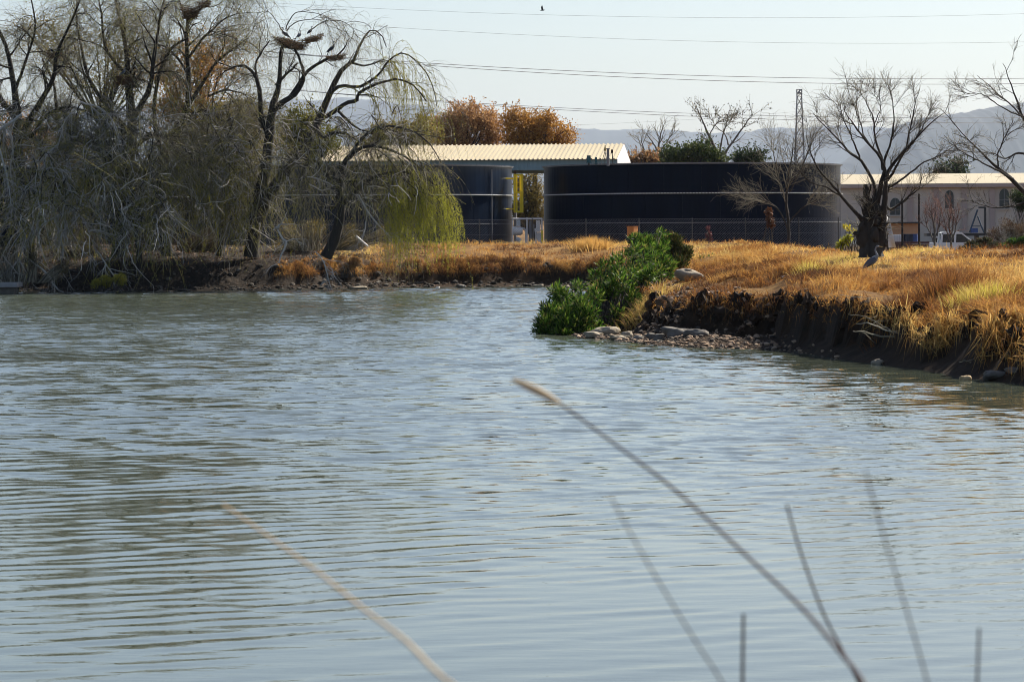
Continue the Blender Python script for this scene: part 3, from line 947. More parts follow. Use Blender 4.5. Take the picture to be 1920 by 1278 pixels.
def leaves_on(P, per, L, W, down=0.5, jitter=0.02, t=(0.15, 1)):
    idx = np.repeat(np.arange(len(P)), per)
    pos, tan = lerp_path(P, idx, rng.uniform(t[0], t[1], len(idx)))
    D = nrm(tan * 0.6 + rng.normal(size=pos.shape) * 0.55 + np.array([0, 0, -down]))
    pos = pos + rng.normal(0, jitter, pos.shape)
    k = len(pos)
    return leaf_quads(pos, D, rng.uniform(0.7, 1.3, k) * L, rng.uniform(0.7, 1.3, k) * W)

def put_tree(name, label, base, trunk, twigs, leaf=None, group=None, cat='tree', bark=None, strands=None, k=7):
    """trunk: (P,R); twigs: list of ((P,R),material,sides); leaf: list of (V,F,material)"""
    T = thing(name, base, label, cat, group)
    v, f = tubes(*trunk, k)
    np_mesh('trunk', v, f, bark or BARK, T, smooth=True)
    by = {}
    for (pr, mt, sd) in twigs: by.setdefault(mt.name, []).append((pr, mt, sd))
    for nm, l in by.items():
        v, f = merge([tubes(*pr, sd) for pr, mt, sd in l])
        tag(np_mesh('crown', v, f, l[0][1], T, smooth=True), kind='stuff')
    for (v, f, mt) in (leaf or []):
        tag(np_mesh('foliage', v, f, mt, T), kind='stuff')
    return T

def skirt(xr, yr, n, drop=1.0):
    out = []
    for k in range(n):
        x = rng.uniform(*xr); y = rng.uniform(*yr)
        out.append([(x, y, .03), (x + rng.uniform(-14, 20), y - rng.uniform(0, 22), .025), (x + rng.uniform(-20, 40), y + rng.uniform(10, 40), .015), (x + rng.uniform(-25, 50), y + rng.uniform(50, 110) * drop, .008)])
    return out
def willow(label, base, lst, Y, n1=7, n2=5, n3=5, spread=2.0, hang=(1.6, 3.8), dens=1.0, leafy=0, leafmt=None, strandmt=None, tw=None, grp='willows on the far bank', sk=None, nsk=13):
    P0, R0 = limbs(lst, Y, spread)
    b1 = grow(P0, R0, n1, (0.3, 1), (1.0, 2.6), (25, 70), 0.02, 0.16, 9, 0.5, 0.012, 0.014)
    b2 = grow(b1[0], b1[1], n2, (0.2, 1), (0.7, 1.7), (25, 75), 0.07, 0.17, 7, 0.6, 0.006, 0.008)
    s0 = grow(b2[0], b2[1], int(n3 * dens), (0.1, 1), (.5, 1.5), (20, 80), 0.05, 0.30, 5, 0.6, 0.004, 0.007)
    s1 = grow(b2[0], b2[1], int(n3 * dens * .55), (0.1, 1), (hang[0] * .7, hang[1] * .8), (20, 80), 0.24, 0.21, 6, 0.5, 0.004, 0.007)
    s2 = grow(b1[0], b1[1], int(n3 * dens * .5), (0.2, 1), (hang[0] * 0.8, hang[1] * 0.8), (20, 80), 0.22, 0.22, 7, 0.5, 0.0045, 0.007)
    tws = [(b1, tw or TWIGDARK, 4), (b2, tw or TWIGDARK, 3), (s0, TWIG, 3)]
    half = rng.random(len(s1[0])) < 0.5
    tws += [((s1[0][half], s1[1][half]), TWIG, 3), ((s1[0][~half], s1[1][~half]), strandmt or TWIGOLIVE, 3), (s2, TWIG, 3)]
    lf = []
    if sk:
        PS, RS = limbs(sk, Y - 1.5, 2.5, 9)
        s5 = grow(PS, RS, nsk, (0.05, 1), (1.0, 3.8), (20, 80), 0.24, 0.21, 7, 0.6, 0.005, 0.010)
        s6 = grow(PS, RS, 5, (0.05, 1), (0.7, 2.6), (30, 80), 0.12, 0.24, 7, 0.6, 0.007, 0.028)
        s7 = grow(s6[0], s6[1], 3, (0.2, 1), (0.3, 1.1), (30, 80), 0.12, 0.24, 5, 0.6, 0.006, 0.012)
        hh = rng.random(len(s5[0])) < .65
        tws += [((PS, RS), TWIGDARK, 4), ((s5[0][hh], s5[1][hh]), TWIGOLIVE, 3), ((s5[0][~hh], s5[1][~hh]), TWIG, 3), (s6, DEADWOOD, 4), (s7, DEADWOOD, 3)]
        v, f = leaves_on(s5[0][hh], 13, 0.085, 0.015); lf.append((v, f, WLEAF))
    if leafy:
        v, f = leaves_on(s1[0][~half], leafy, 0.075, 0.013)
        lf.append((v, f, leafmt or WLEAF))
    return put_tree('weeping_willow', label, base, (P0, R0), tws, lf, grp), P0, R0

# -- the herons' willow: limbs follow the photograph's skeleton
YV = 146.0
WV = [
 [(470, 482, .46), (474, 440, .40), (482, 385, .34), (494, 330, .30), (502, 265, .26), (507, 208, .21), (519, 162, .15), (523, 124, .11), (524, 100, .08), (530, 80, .06)],
 [(507, 212, .2), (530, 192, .15), (552, 180, .13), (567, 158, .11), (569, 140, .09), (563, 115, .07), (553, 95, .06), (548, 86, .05)],
 [(476, 440, .34), (500, 372, .30), (530, 326, .27), (563, 290, .24), (582, 255, .22), (597, 222, .20), (615, 180, .17), (632, 142, .13), (645, 125, .11), (660, 115, .09), (672, 87, .07), (684, 66, .05), (696, 57, .04), (712, 66, .03), (722, 90, .02)],
 [(615, 182, .14), (632, 165, .10), (650, 160, .09), (672, 163, .08), (695, 152, .07), (714, 138, .06), (728, 116, .05), (750, 101, .04), (772, 106, .03), (798, 133, .025), (812, 165, .02), (818, 196, .012)],
 [(604, 222, .14), (630, 207, .12), (652, 192, .11), (668, 188, .10), (672, 176, .08), (690, 164, .07), (715, 155, .06), (745, 148, .05), (775, 160, .04), (800, 190, .03)],
 [(494, 240, .16), (490, 205, .13), (487, 170, .11), (480, 145, .09), (470, 130, .07), (455, 122, .05), (430, 132, .035), (408, 150, .02)],
 [(540, 190, .12), (560, 165, .10), (580, 138, .09), (600, 124, .08), (618, 113, .07), (635, 106, .05), (650, 90, .035), (655, 76, .02)],
 [(519, 160, .1), (535, 140, .07), (548, 125, .06), (558, 112, .05)],
 [(487, 170, .08), (478, 130, .06), (485, 105, .05), (498, 85, .035), (505, 75, .02)],
 [(537, 55, .035), (541, 42, .03), (550, 26, .025), (564, 17, .02), (590, 19, .016), (612, 26, .01), (618, 34, .008)],
 [(537, 58, .03), (550, 44, .025), (572, 38, .02), (600, 40, .014), (612, 48, .01)],
 [(582, 58, .03), (596, 46, .025), (614, 38, .02), (636, 41, .016), (655, 55, .012), (665, 72, .008)],
 [(530, 58, .03), (522, 42, .02), (510, 27, .015), (498, 24, .01), (485, 27, .006)],
 [(592, 235, .13), (605, 255, .10), (628, 245, .09), (650, 248, .08), (672, 258, .06), (690, 275, .04), (705, 300, .03)],
 [(632, 207, .09), (648, 222, .07), (668, 238, .05), (690, 246, .04), (700, 250, .02)],
 [(660, 117, .07), (680, 122, .05), (700, 118, .04), (722, 110, .03), (745, 128, .02), (760, 160, .012)],
]
P0, R0 = limbs(WV, YV, 1.6)
base = pt(470, 480, YV)
b1 = grow(P0, R0, 6, (0.35, 1), (0.8, 2.0), (25, 65), 0.02, 0.16, 9, 0.42, 0.010, 0.012)
b2 = grow(b1[0], b1[1], 5, (0.2, 1), (0.5, 1.3), (25, 75), 0.08, 0.16, 7, 0.6, 0.005, 0.007)
s1 = grow(b2[0], b2[1], 3, (0.2, 1), (0.7, 1.9), (20, 80), 0.30, 0.10, 8, 0.5, 0.003, 0.0045)
# curtains that hang from the arching right-hand limbs
rsel = P0[[3, 4, 15]]; rr_ = R0[[3, 4, 15]]
c1 = grow(rsel, rr_, 46, (0.45, 1), (1.6, 3.6), (30, 80), 0.40, 0.06, 10, 0.3, 0.003, 0.0055)
# lower skirt of long hanging twigs round the trunks
sk = []
for k in range(48):
    x = rng.uniform(385, 760); y = rng.uniform(215, 330)
    sk.append([(x, y, .03), (x + rng.uniform(-14, 24), y - rng.uniform(0, 22), .025), (x + rng.uniform(10, 45), y + rng.uniform(10, 40), .015), (x + rng.uniform(10, 60), y + rng.uniform(50, 110), .008)])
PS, RS = limbs(sk, YV - 1.2, 3.2, 10)
s3 = grow(PS, RS, 14, (0.05, 1), (1.2, 4.0), (20, 80), 0.25, 0.20, 7, 0.5, 0.0045, 0.007)
s4 = grow(PS, RS, 7, (0.05, 1), (0.6, 2.2), (30, 80), 0.08, 0.24, 7, 0.6, 0.006, 0.022)
h3 = rng.random(len(s3[0])) < 0.45
lv = []
v, f = leaves_on(c1[0], 34, 0.085, 0.014); lv.append((v, f, WLEAF))
v, f = leaves_on(s3[0][h3], 14, 0.08, 0.014); lv.append((v, f, WLEAF))
v, f = leaves_on(s1[0], 2, 0.06, 0.010); lv.append((v, f, WLEAF))
put_tree('weeping_willow', 'tall willow with heron nests in its bare crown against the sky', base, (P0, R0),
         [(b1, TWIGDARK, 4), (b2, TWIG, 3), (s1, TWIG, 3), (c1, TWIGOLIVE, 3), ((PS, RS), TWIGDARK, 4), ((s3[0][h3], s3[1][h3]), TWIGOLIVE, 3), ((s3[0][~h3], s3[1][~h3]), TWIG, 3), (s4, DEADWOOD, 3)], lv, 'willows on the far bank')

# -- the leaning second willow with the lime green curtain
WL = [
 [(612, 484, .34), (626, 455, .30), (634, 425, .26), (640, 390, .22), (636, 350, .18), (645, 310, .14), (668, 285, .11), (700, 275, .09), (735, 285, .07), (765, 300, .05), (800, 330, .03)],
 [(640, 390, .14), (665, 360, .11), (695, 335, .09), (730, 320, .07), (770, 318, .05), (815, 335, .035), (845, 365, .02)],
 [(645, 310, .10), (680, 255, .08), (720, 235, .06), (765, 240, .05), (800, 262, .035), (825, 300, .02)],
 [(636, 350, .10), (610, 320, .08), (590, 300, .06), (575, 310, .04), (560, 340, .02)],
 [(662, 340, .08), (675, 365, .07), (690, 395, .05), (715, 415, .035), (740, 440, .015)],
]
P0, R0 = limbs(WL, YV - 1.5, 1.4)
b1 = grow(P0, R0, 9, (0.25, 1), (0.8, 2.0), (25, 70), 0.03, 0.17, 8, 0.5, 0.010, 0.012)
b2 = grow(b1[0], b1[1], 4, (0.2, 1), (0.6, 1.4), (25, 75), 0.10, 0.17, 7, 0.6, 0.005, 0.007)
s1 = grow(b2[0], b2[1], 6, (0.2, 1), (0.9, 2.6), (20, 80), 0.32, 0.10, 9, 0.5, 0.003, 0.005)
lc = []
for k in range(36):
    x = rng.uniform(730, 846); y = rng.uniform(312, 400) + max(0, (x - 820)) * 1.2
    lc.append([(x - rng.uniform(20, 50), y - rng.uniform(15, 40), .025), (x - 8, y - 12, .018), (x, y + 12, .012), (x + 6, y + 40, .006)])
PL, RL = limbs(lc, YV - 2.2, 1.5, 8)
c1 = grow(PL, RL, 19, (0.1, 1), (1.0, 3.0), (15, 70), 0.42, 0.07, 10, 0.4, 0.003, 0.0055)
lv = []
v, f = leaves_on(c1[0], 30, 0.085, 0.015); lv.append((v, f, LIME))
v, f = leaves_on(s1[0], 4, 0.07, 0.012); lv.append((v, f, WLEAF))
put_tree('weeping_willow', 'leaning willow whose lime green curtain hangs over the bank', pt(612, 482, YV - 1.5), (P0, R0),
         [(b1, TWIGDARK, 4), (b2, TWIG, 3), (s1, TWIG, 3), ((PL, RL), TWIGDARK, 4), (c1, TWIGOLIVE, 3)], lv, 'willows on the far bank')

# -- the dense willows at the left
W1 = [[(60, 510, .42), (48, 400, .36), (32, 300, .30), (28, 220, .22), (20, 150, .16), (5, 80, .11), (-30, 15, .06)],
      [(32, 270, .2), (68, 205, .16), (98, 150, .12), (105, 100, .09), (128, 50, .06), (150, -5, .04)],
      [(48, 400, .2), (84, 330, .16), (108, 270, .13), (105, 215, .10), (100, 160, .07), (80, 110, .04)],
      [(28, 220, .16), (-20, 150, .10), (-70, 90, .05)],
      [(36, 240, .12), (55, 260, .09), (90, 215, .08), (130, 200, .06), (170, 215, .04), (200, 240, .02)],
      [(25, 180, .1), (50, 110, .07), (70, 50, .05), (60, -20, .03)]]
W2 = [[(218, 515, .46), (226, 420, .38), (236, 330, .32), (246, 250, .26), (241, 180, .20), (236, 120, .15), (228, 60, .10), (215, 0, .07), (205, -60, .04)],
      [(242, 252, .18), (200, 200, .13), (165, 150, .10), (150, 90, .07), (140, 20, .04), (150, -40, .02)],
      [(244, 230, .17), (280, 170, .13), (290, 110, .10), (300, 50, .07), (312, -10, .04)],
      [(236, 330, .18), (180, 280, .13), (130, 250, .09), (90, 240, .05)],
      [(236, 140, .1), (200, 95, .07), (190, 40, .05), (180, -20, .03)],
      [(246, 280, .14), (285, 255, .10), (330, 262, .07), (365, 300, .04)]]
W3 = [[(318, 500, .40), (302, 400, .34), (305, 300, .28), (330, 245, .23), (352, 200, .18), (354, 140, .14), (351, 80, .11), (354, 36, .08)],
      [(352, 205, .13), (380, 150, .09), (410, 110, .07), (440, 88, .04), (465, 70, .02)],
      [(340, 225, .12), (365, 212, .09), (392, 208, .08), (425, 230, .06), (458, 256, .03), (475, 290, .02)],
      [(304, 300, .16), (290, 220, .12), (297, 150, .10), (320, 100, .08), (350, 75, .05)],
      [(353, 140, .08), (330, 105, .06), (305, 85, .04), (280, 80, .02)],
      [(353, 42, .06), (340, 10, .05), (330, -25, .03)], [(353, 42, .06), (382, 12, .05), (412, -15, .03)],
      [(352, 110, .07), (385, 70, .06), (420, 40, .04), (450, 25, .02)],
      [(390, 180, .06), (420, 170, .05), (450, 175, .03)]]
willow('grey willow at the left edge above the concrete slab', pt(60, 500, 147), W1, 147, 10, 6, 6, 3.0, dens=1.0, leafy=4, sk=skirt((-20, 140), (200, 430), 52))
willow('thick willow with pale dead branches at its foot', pt(218, 508, 146), W2, 146, 11, 6, 6, 3.0, dens=1.0, leafy=6, sk=skirt((120, 290), (200, 360), 46))
willow('willow with a dark nest on its straight upright limb', pt(318, 498, 147.5), W3, 147.5, 9, 6, 6, 2.6, dens=1.0, leafy=6, sk=skirt((270, 440), (190, 340), 42))

# long olive curtains in front of the left willows (part of a low young willow)
WS = [[(262, 512, .18), (258, 460, .15), (250, 400, .12), (240, 330, .10), (228, 270, .07), (225, 230, .04)],
      [(256, 420, .08), (270, 350, .06), (285, 290, .04), (290, 250, .02)],
      [(244, 350, .07), (215, 300, .05), (190, 270, .03)]]
willow('young olive willow whose strands sweep to the waterline', pt(262, 510, 143.5), WS, 143.5, 9, 5, 8, 0.8, (2.4, 5.2), 1.0, 10, sk=skirt((40, 300), (300, 430), 44, .7), nsk=14)
WQ = [[(410, 480, .2), (418, 430, .17), (428, 370, .13), (436, 300, .10), (430, 240, .07), (420, 200, .04)],
      [(428, 370, .08), (400, 320, .06), (385, 280, .04)], [(434, 320, .08), (455, 280, .06), (470, 250, .03)]]
willow('slim dark willow between the yellow stair and the heron tree', pt(410, 478, 148), WQ, 148, 8, 4, 6, 0.8, (2.0, 4.0), 1.0, 4, sk=skirt((380, 500), (260, 400), 26, .7), nsk=20)

# -- pale dead branches fallen at the water's edge
def dead(label, lst, Y, n=7):
    P, R = limbs(lst, Y, 0.8, 12)
    b1 = grow(P, R, n, (0.1, 1), (0.5, 1.6), (25, 70), 0.10, 0.17, 7, 0.55, 0.006, 0.010)
    b2 = grow(b1[0], b1[1], 4, (0.2, 1), (0.3, 0.9), (25, 70), 0.12, 0.17, 6, 0.6, 0.004, 0.006)
    T = thing('fallen_branch', P[0, -1], label, 'branch', 'dead branches at the water')
    for k_ in range(len(P)):
        v, f = tubes(P[k_:k_ + 1], R[k_:k_ + 1], 6); np_mesh('limb', v, f, DEADWOOD, T, smooth=True)
    v, f = merge([tubes(*b1, 4), tubes(*b2, 3)]); tag(np_mesh('twigs', v, f, DEADWOOD, T), kind='stuff')
YD = 141.0
dead('bleached dead branch with a looped top at far left', [[(125, 330, .05), (112, 346, .06), (113, 372, .07), (134, 385, .06), (150, 403, .05), (180, 432, .04), (212, 440, .03), (236, 452, .02)],
      [(125, 332, .04), (128, 345, .05), (145, 370, .05), (172, 374, .05), (181, 386, .045), (196, 415, .04), (233, 443, .02)]], YD + 1.5, 9)
dead('pale crooked dead branch reaching down to the left', [[(146, 390, .06), (105, 407, .05), (76, 425, .04), (60, 446, .03), (50, 470, .02)], [(102, 410, .05), (112, 445, .045), (118, 472, .04), (114, 503, .03), (122, 520, .02)]], YD + .8, 9)
dead('pale dead branch dipping into the water beside the slab', [[(55, 487, .045), (85, 510, .05), (98, 527, .045), (110, 541, .03)], [(30, 490, .035), (22, 505, .03), (27, 525, .03)]], YD, 6)
dead('long pale dead stick slanting to the mossy bank', [[(182, 470, .03), (200, 495, .035), (222, 521, .03)], [(245, 385, .04), (230, 395, .035), (232, 410, .03), (246, 420, .02)], [(165, 435, .04), (182, 432, .045), (200, 438, .04), (235, 447, .02)]], YD + .3, 7)
dead('tangle of grey dead twigs above the left slab', [[(40, 215, .07), (10, 235, .08), (-20, 252, .09)], [(10, 235, .05), (25, 265, .04), (20, 320, .03), (30, 370, .02)], [(0, 280, .05), (15, 330, .04), (25, 400, .02)]], YD + 2.5, 12)
dead('bare grey branch hanging under the nest willow', [[(150, 190, .05), (190, 205, .04), (215, 235, .035), (225, 270, .02)], [(165, 195, .04), (200, 232, .03), (222, 280, .02)], [(140, 205, .03), (120, 230, .03), (105, 280, .02)], [(110, 270, .05), (85, 290, .06), (72, 300, .07)]], YD + 2, 12)
dead('grey dead branch arching beside the leaning trunk', [[(672, 365, .05), (690, 398, .05), (712, 425, .035), (735, 450, .02)], [(575, 330, .03), (600, 332, .035), (625, 345, .03)], [(580, 345, .03), (605, 358, .035), (615, 354, .03)], [(686, 415, .03), (684, 435, .03), (680, 448, .02)]], YD + 2, 6)
dead('broken pale branch stub on a dark snag by the waterline', [[(512, 432, .02), (520, 428, .06), (529, 421, .07)], [(521, 430, .04), (528, 445, .05), (536, 452, .05), (526, 475, .04), (522, 490, .03)], [(536, 452, .03), (552, 448, .03), (565, 456, .02)]], YD + 1, 3)
dead('brown twiggy branch trailing from the bank into the pond', [[(592, 472, .03), (608, 490, .035), (615, 515, .03), (619, 540, .02)], [(600, 535, .02), (612, 525, .02), (622, 522, .01)]], YD + .3, 6)

# -- leafy trees with autumn crowns
def leafy(name, label, Y, base_px, cl, nleaf, lsize, leafm, group=None, rtrunk=0.25, gap=0.55, bark=None, zb=0.9, ncl=70):
    """cl: crown lobes (px, py, rx_px, ry_px)"""
    s = Y / F
    cs = []
    area = np.array([c[2] * c[3] for c in cl], float); area /= area.sum()
    for c, a in zip(cl, area):
        n = max(4, int(ncl * a))
        d = nrm(rng.normal(size=(n, 3))) * (rng.uniform(0.25, 1, (n, 1)) ** 0.5)
        o = pt(c[0], c[1], Y)
        cs.append(o + d * np.array([c[2] * s, c[2] * s * 0.8, c[3] * s]))
    cs = np.vstack(cs)
    b = pt(base_px, 430, Y); b[2] = zb
    low = cs[:, 2].min(); top = cs[:, 2].max()
    fork = np.array([b[0] * 0.5 + cs[:, 0].mean() * 0.5, Y, max(b[2] + 0.4, low - 0.15 * (top - low))])
    P, R = [], []
    tr = spline([np.append(b, rtrunk), np.append((b + fork) / 2 + rng.normal(0, .1, 3), rtrunk * .85), np.append(fork, rtrunk * .7)], 10)
    P.append(tr[:, :3]); R.append(tr[:, 3])
    for c in cs[::2]:
        mid = fork * 0.45 + c * 0.55 + rng.normal(0, .25, 3) - np.array([0, 0, .1])
        q = spline([np.append(fork - np.array([0, 0, rng.uniform(0, .4)]), rtrunk * .32), np.append(mid, rtrunk * .2), np.append(c, .02)], 10)
        P.append(q[:, :3]); R.append(q[:, 3])
    P, R = np.array(P), np.array(R)
    tw = grow(P[1:], R[1:], 8, (0.4, 1), (0.5 * s * 30, s * 40), (25, 65), -0.02, 0.2, 6, 0.5, 0.008, 0.012)
    rad = gap * np.array([max(c[2], c[3]) for c in cl]).mean() * s * 0.55
    k = rng.integers(0, len(cs), nleaf)
    off = rng.normal(size=(nleaf, 3)) * rad * np.array([1, 1, .8]) * rng.uniform(0.5, 1.0, (len(cs), 1))[k]
    C = cs[k] + off
    half = nleaf // 3
    ti = rng.integers(0, len(tw[0]), half)
    C[:half] = lerp_path(tw[0], ti, rng.uniform(.3, 1, half))[0] + rng.normal(0, .06, (half, 3))
    v, f = leaf_quads(C, rng.normal(size=C.shape) + np.array([0, 0, -.2]), lsize * rng.uniform(.6, 1.3, nleaf), lsize * .32 * rng.uniform(.7, 1.3, nleaf))
    return put_tree(name, label, b, (P, R), [(tw, TWIGDARK, 3)], [(v, f, leafm)], group, bark=bark)

AG = 'autumn trees behind the shed'
leafy('autumn_tree', 'olive brown tree at the left end of the shed roof', 238, 750, [(735, 262, 48, 36), (785, 252, 40, 34), (690, 285, 30, 26)], 15000, .20, OLIVE, AG)
leafy('autumn_tree', 'russet autumn tree in the middle above the shed roof', 242, 868, [(838, 235, 34, 32), (885, 228, 42, 30), (925, 240, 34, 34), (860, 262, 50, 24)], 19000, .19, RUSSET, AG)
leafy('autumn_tree', 'orange autumn tree at the right above the shed roof', 240, 1000, [(975, 243, 40, 34), (1020, 240, 38, 32), (1050, 262, 34, 26), (990, 268, 44, 20)], 18000, .19, ORANGE, AG)
leafy('autumn_tree', 'orange brown tree glowing behind the dark nest limb', 196, 370, [(350, 140, 70, 60), (410, 105, 55, 50), (330, 215, 60, 50)], 9000, .19, ORANGE, AG, gap=.6)
leafy('autumn_tree', 'olive tree filling the gap left of the heron willow', 192, 440, [(440, 235, 60, 62), (395, 290, 55, 50), (475, 300, 50, 50)], 9000, .19, OLIVE, AG, gap=.6)
leafy('autumn_tree', 'rust coloured tree low behind the left willows', 190, 90, [(70, 300, 80, 60), (150, 340, 70, 50), (20, 250, 50, 50)], 8000, .18, ORANGE, AG, gap=.6)
leafy('autumn_tree', 'dull olive tree high behind the left willows', 198, 200, [(170, 130, 90, 80), (250, 90, 70, 70), (110, 60, 70, 60)], 9000, .15, OLIVE, AG, gap=.7)
leafy('round_tree', 'yellow green round tree seen through the heron willow', 200, 575, [(565, 235, 40, 42), (600, 265, 36, 30), (545, 270, 36, 34)], 8000, .20, leafmat('yellow_green_leaf', [(0.07, 0.075, 0.01), (0.14, 0.135, 0.018), (0.2, 0.18, 0.03)], .4), None)
leafy('green_tree', 'dark olive tree seen through the gap between the tanks', 236, 1000, [(990, 355, 26, 38), (1008, 390, 22, 34), (975, 400, 24, 30)], 9000, .16, OLIVE, None)
leafy('green_tree', 'dark scrubby tree in the gap beside the yellow stair', 190, 392, [(388, 350, 30, 50), (400, 410, 34, 46), (380, 300, 30, 40)], 7000, .18, DKGREEN, None)
GB = 'bushes above the tank rim'
leafy('green_bush', 'broad green bush above the dark tank rim', 225, 1290, [(1258, 297, 22, 16), (1290, 290, 26, 18), (1325, 290, 24, 20), (1345, 302, 16, 14)], 9000, .22, leafmat('bush_leaf', [(0.025, 0.05, 0.015), (0.06, 0.085, 0.02), (0.10, 0.11, 0.03)], .3), GB)
leafy('green_bush', 'small dark green bush right of the broad one', 226, 1404, [(1392, 300, 13, 13), (1415, 298, 15, 12)], 4000, .2, DKGREEN, GB)
leafy('red_bush', 'reddish low bush beside the shed gable', 228, 1205, [(1190, 302, 18, 10), (1222, 300, 18, 12)], 3500, .2, RUSSET, GB)
leafy('cypress', 'dark cone shaped cypress behind the arched building', 330, 1795, [(1795, 322, 10, 10), (1795, 314, 5, 9)], 2500, .3, DKGREEN, None)
leafy('green_bush', 'small bush left of the cypress behind the cream roof', 325, 1766, [(1766, 324, 11, 7)], 1200, .3, DKGREEN, GB)

# -- bare trees
def bare(name, label, lst, Y, base, n1=6, n2=6, n3=6, l1=(.6, 1.5), l2=(.4, 1.0), l3=(.25, .7), mt=None, up=-0.03, spread=1.2, group=None, bark=None, r=(.012, .007, .005), k=7, leaf=None, thin=1.0):
    P, R = limbs(lst, Y, spread)
    R = np.where(R < .2, R * thin, R)
    b1 = grow(P, R, n1, (.3, 1), l1, (18, 50), up, .11, 8, .55, r[1], r[0])
    b2 = grow(b1[0], b1[1], n2, (.2, 1), l2, (18, 50), up * .5, .13, 6, .6, r[2], r[1])
    b3 = grow(b2[0], b2[1], n3, (.2, 1), l3, (18, 55), 0.0, .15, 5, .6, r[2] * .7, r[2]) if n3 else None
    tws = [(b1, mt or TWIGDARK, 4), (b2, mt or TWIGDARK, 3)] + ([(b3, mt or TWIG, 3)] if n3 else [])
    lv = []
    if leaf:
        v, f = leaves_on(b2[0], leaf[0], leaf[1], leaf[1] * .3); lv.append((v, f, leaf[2]))
    return put_tree(name, label, base, (P, R), tws, lv, group, bark=bark, k=k)

# pollarded stump tree
YQ = 94.0
ST = [
 [(1634, 482, .50), (1633, 462, .36), (1634, 440, .32), (1637, 412, .29), (1641, 390, .22), (1642, 368, .13)],
 [(1624, 466, .22), (1619, 440, .24), (1624, 410, .19), (1626, 385, .15), (1624, 365, .12), (1624, 352, .10)],
 [(1646, 468, .22), (1651, 440, .21), (1655, 410, .17), (1658, 380, .15), (1661, 345, .11), (1668, 318, .085), (1688, 295, .07), (1712, 270, .05), (1745, 235, .03), (1772, 212, .015)],
 [(1640, 390, .18), (1646, 370, .14), (1652, 340, .11), (1656, 318, .09), (1648, 295, .075), (1628, 270, .06), (1612, 250, .05), (1598, 232, .03), (1585, 215, .015)],
 [(1644, 380, .13), (1640, 350, .10), (1630, 325, .08), (1612, 300, .07), (1592, 285, .06), (1570, 262, .045), (1545, 240, .03), (1520, 215, .015)],
 [(1630, 400, .13), (1618, 410, .11), (1598, 395, .09), (1572, 365, .07), (1555, 345, .06), (1530, 315, .045), (1515, 285, .03), (1505, 255, .015)],
 [(1572, 365, .05), (1545, 350, .04), (1518, 342, .03), (1495, 320, .02), (1488, 300, .01)],
 [(1656, 318, .08), (1652, 290, .06), (1642, 255, .05), (1638, 220, .035), (1625, 190, .02), (1612, 165, .01)],
 [(1656, 320, .08), (1664, 290, .06), (1672, 258, .05), (1674, 225, .035), (1668, 190, .02), (1660, 165, .01)],
 [(1662, 340, .08), (1680, 315, .06), (1700, 280, .05), (1708, 240, .035), (1714, 205, .025), (1722, 170, .01)],
 [(1664, 350, .07), (1690, 335, .05), (1720, 310, .04), (1750, 292, .03), (1785, 270, .015), (1800, 262, .008)],
 [(1630, 270, .04), (1615, 235, .03), (1605, 200, .02), (1590, 170, .01)],
 [(1612, 300, .05), (1600, 262, .04), (1582, 225, .025), (1565, 195, .01)],
 [(1660, 385, .09), (1668, 395, .07), (1690, 378, .05), (1715, 358, .03), (1735, 345, .015)],
 [(1640, 240, .03), (1648, 205, .02), (1650, 180, .01)],
 [(1700, 280, .04), (1725, 245, .03), (1740, 210, .015)],
]
bare('stump_tree', 'pollarded bare tree on a thick dark stump beside the heron', ST, YQ, pt(1634, 476, YQ), 7, 6, 4, (.3, .8), (.25, .65), (.2, .5), None, -.05, .9, None, BARK, (.010, .006, .004), 8, thin=.66)
STT = bpy.data.objects[[o.name for o in col.objects if o.name.startswith('stump_tree')][0]]
import bmesh
_bm = bmesh.new(); bmesh.ops.create_icosphere(_bm, subdivisions=3, radius=1); _bm.verts.ensure_lookup_table()
BIV = np.array([q.co[:] for q in _bm.verts]); BIF = np.array([[q.index for q in p.verts] for p in _bm.faces]); _bm.free()
for k, (x, y, r, dy) in enumerate(((1612, 445, .24, -.1), (1616, 425, .20, -.2), (1656, 428, .2, -.2), (1640, 440, .26, -.35), (1622, 395, .17, -.1), (1641, 412, .22, -.3), (1658, 452, .2, -.1), (1626, 372, .13, -.05), (1648, 395, .18, -.15))):
    rr = 1 + .9 * vnoise(BIV[:, 0] * 1.9 + k * 3.1, BIV[:, 2] * 1.9 + BIV[:, 1] * 2.3, k) + .5 * vnoise(BIV[:, 0] * 5 + k, BIV[:, 2] * 5 + BIV[:, 1] * 4, k + 50)
    np_mesh('burl', BIV * rr[:, None] * np.array([r, r * .6, r * 1.8]) * .5 + pt(x, y, YQ + dy), BIF, BARK, STT, smooth=True)
for (x0, y0, x1, y1, r) in ((1624, 372, 1623, 346, .11), (1612, 440, 1600, 436, .08), (1618, 418, 1609, 404, .07)):
    v, f = tubes(spline([pt(x0, y0, YQ - .1), pt((x0 + x1) / 2 + 1, (y0 + y1) / 2, YQ - .12), pt(x1, y1, YQ - .1)], 6)[None], np.array([[r * 1.2, r, r * 1.1, r * .9, r, r * .7]]), 8)
    np_mesh('broken_stub', v, f, BARK, STT, smooth=True)
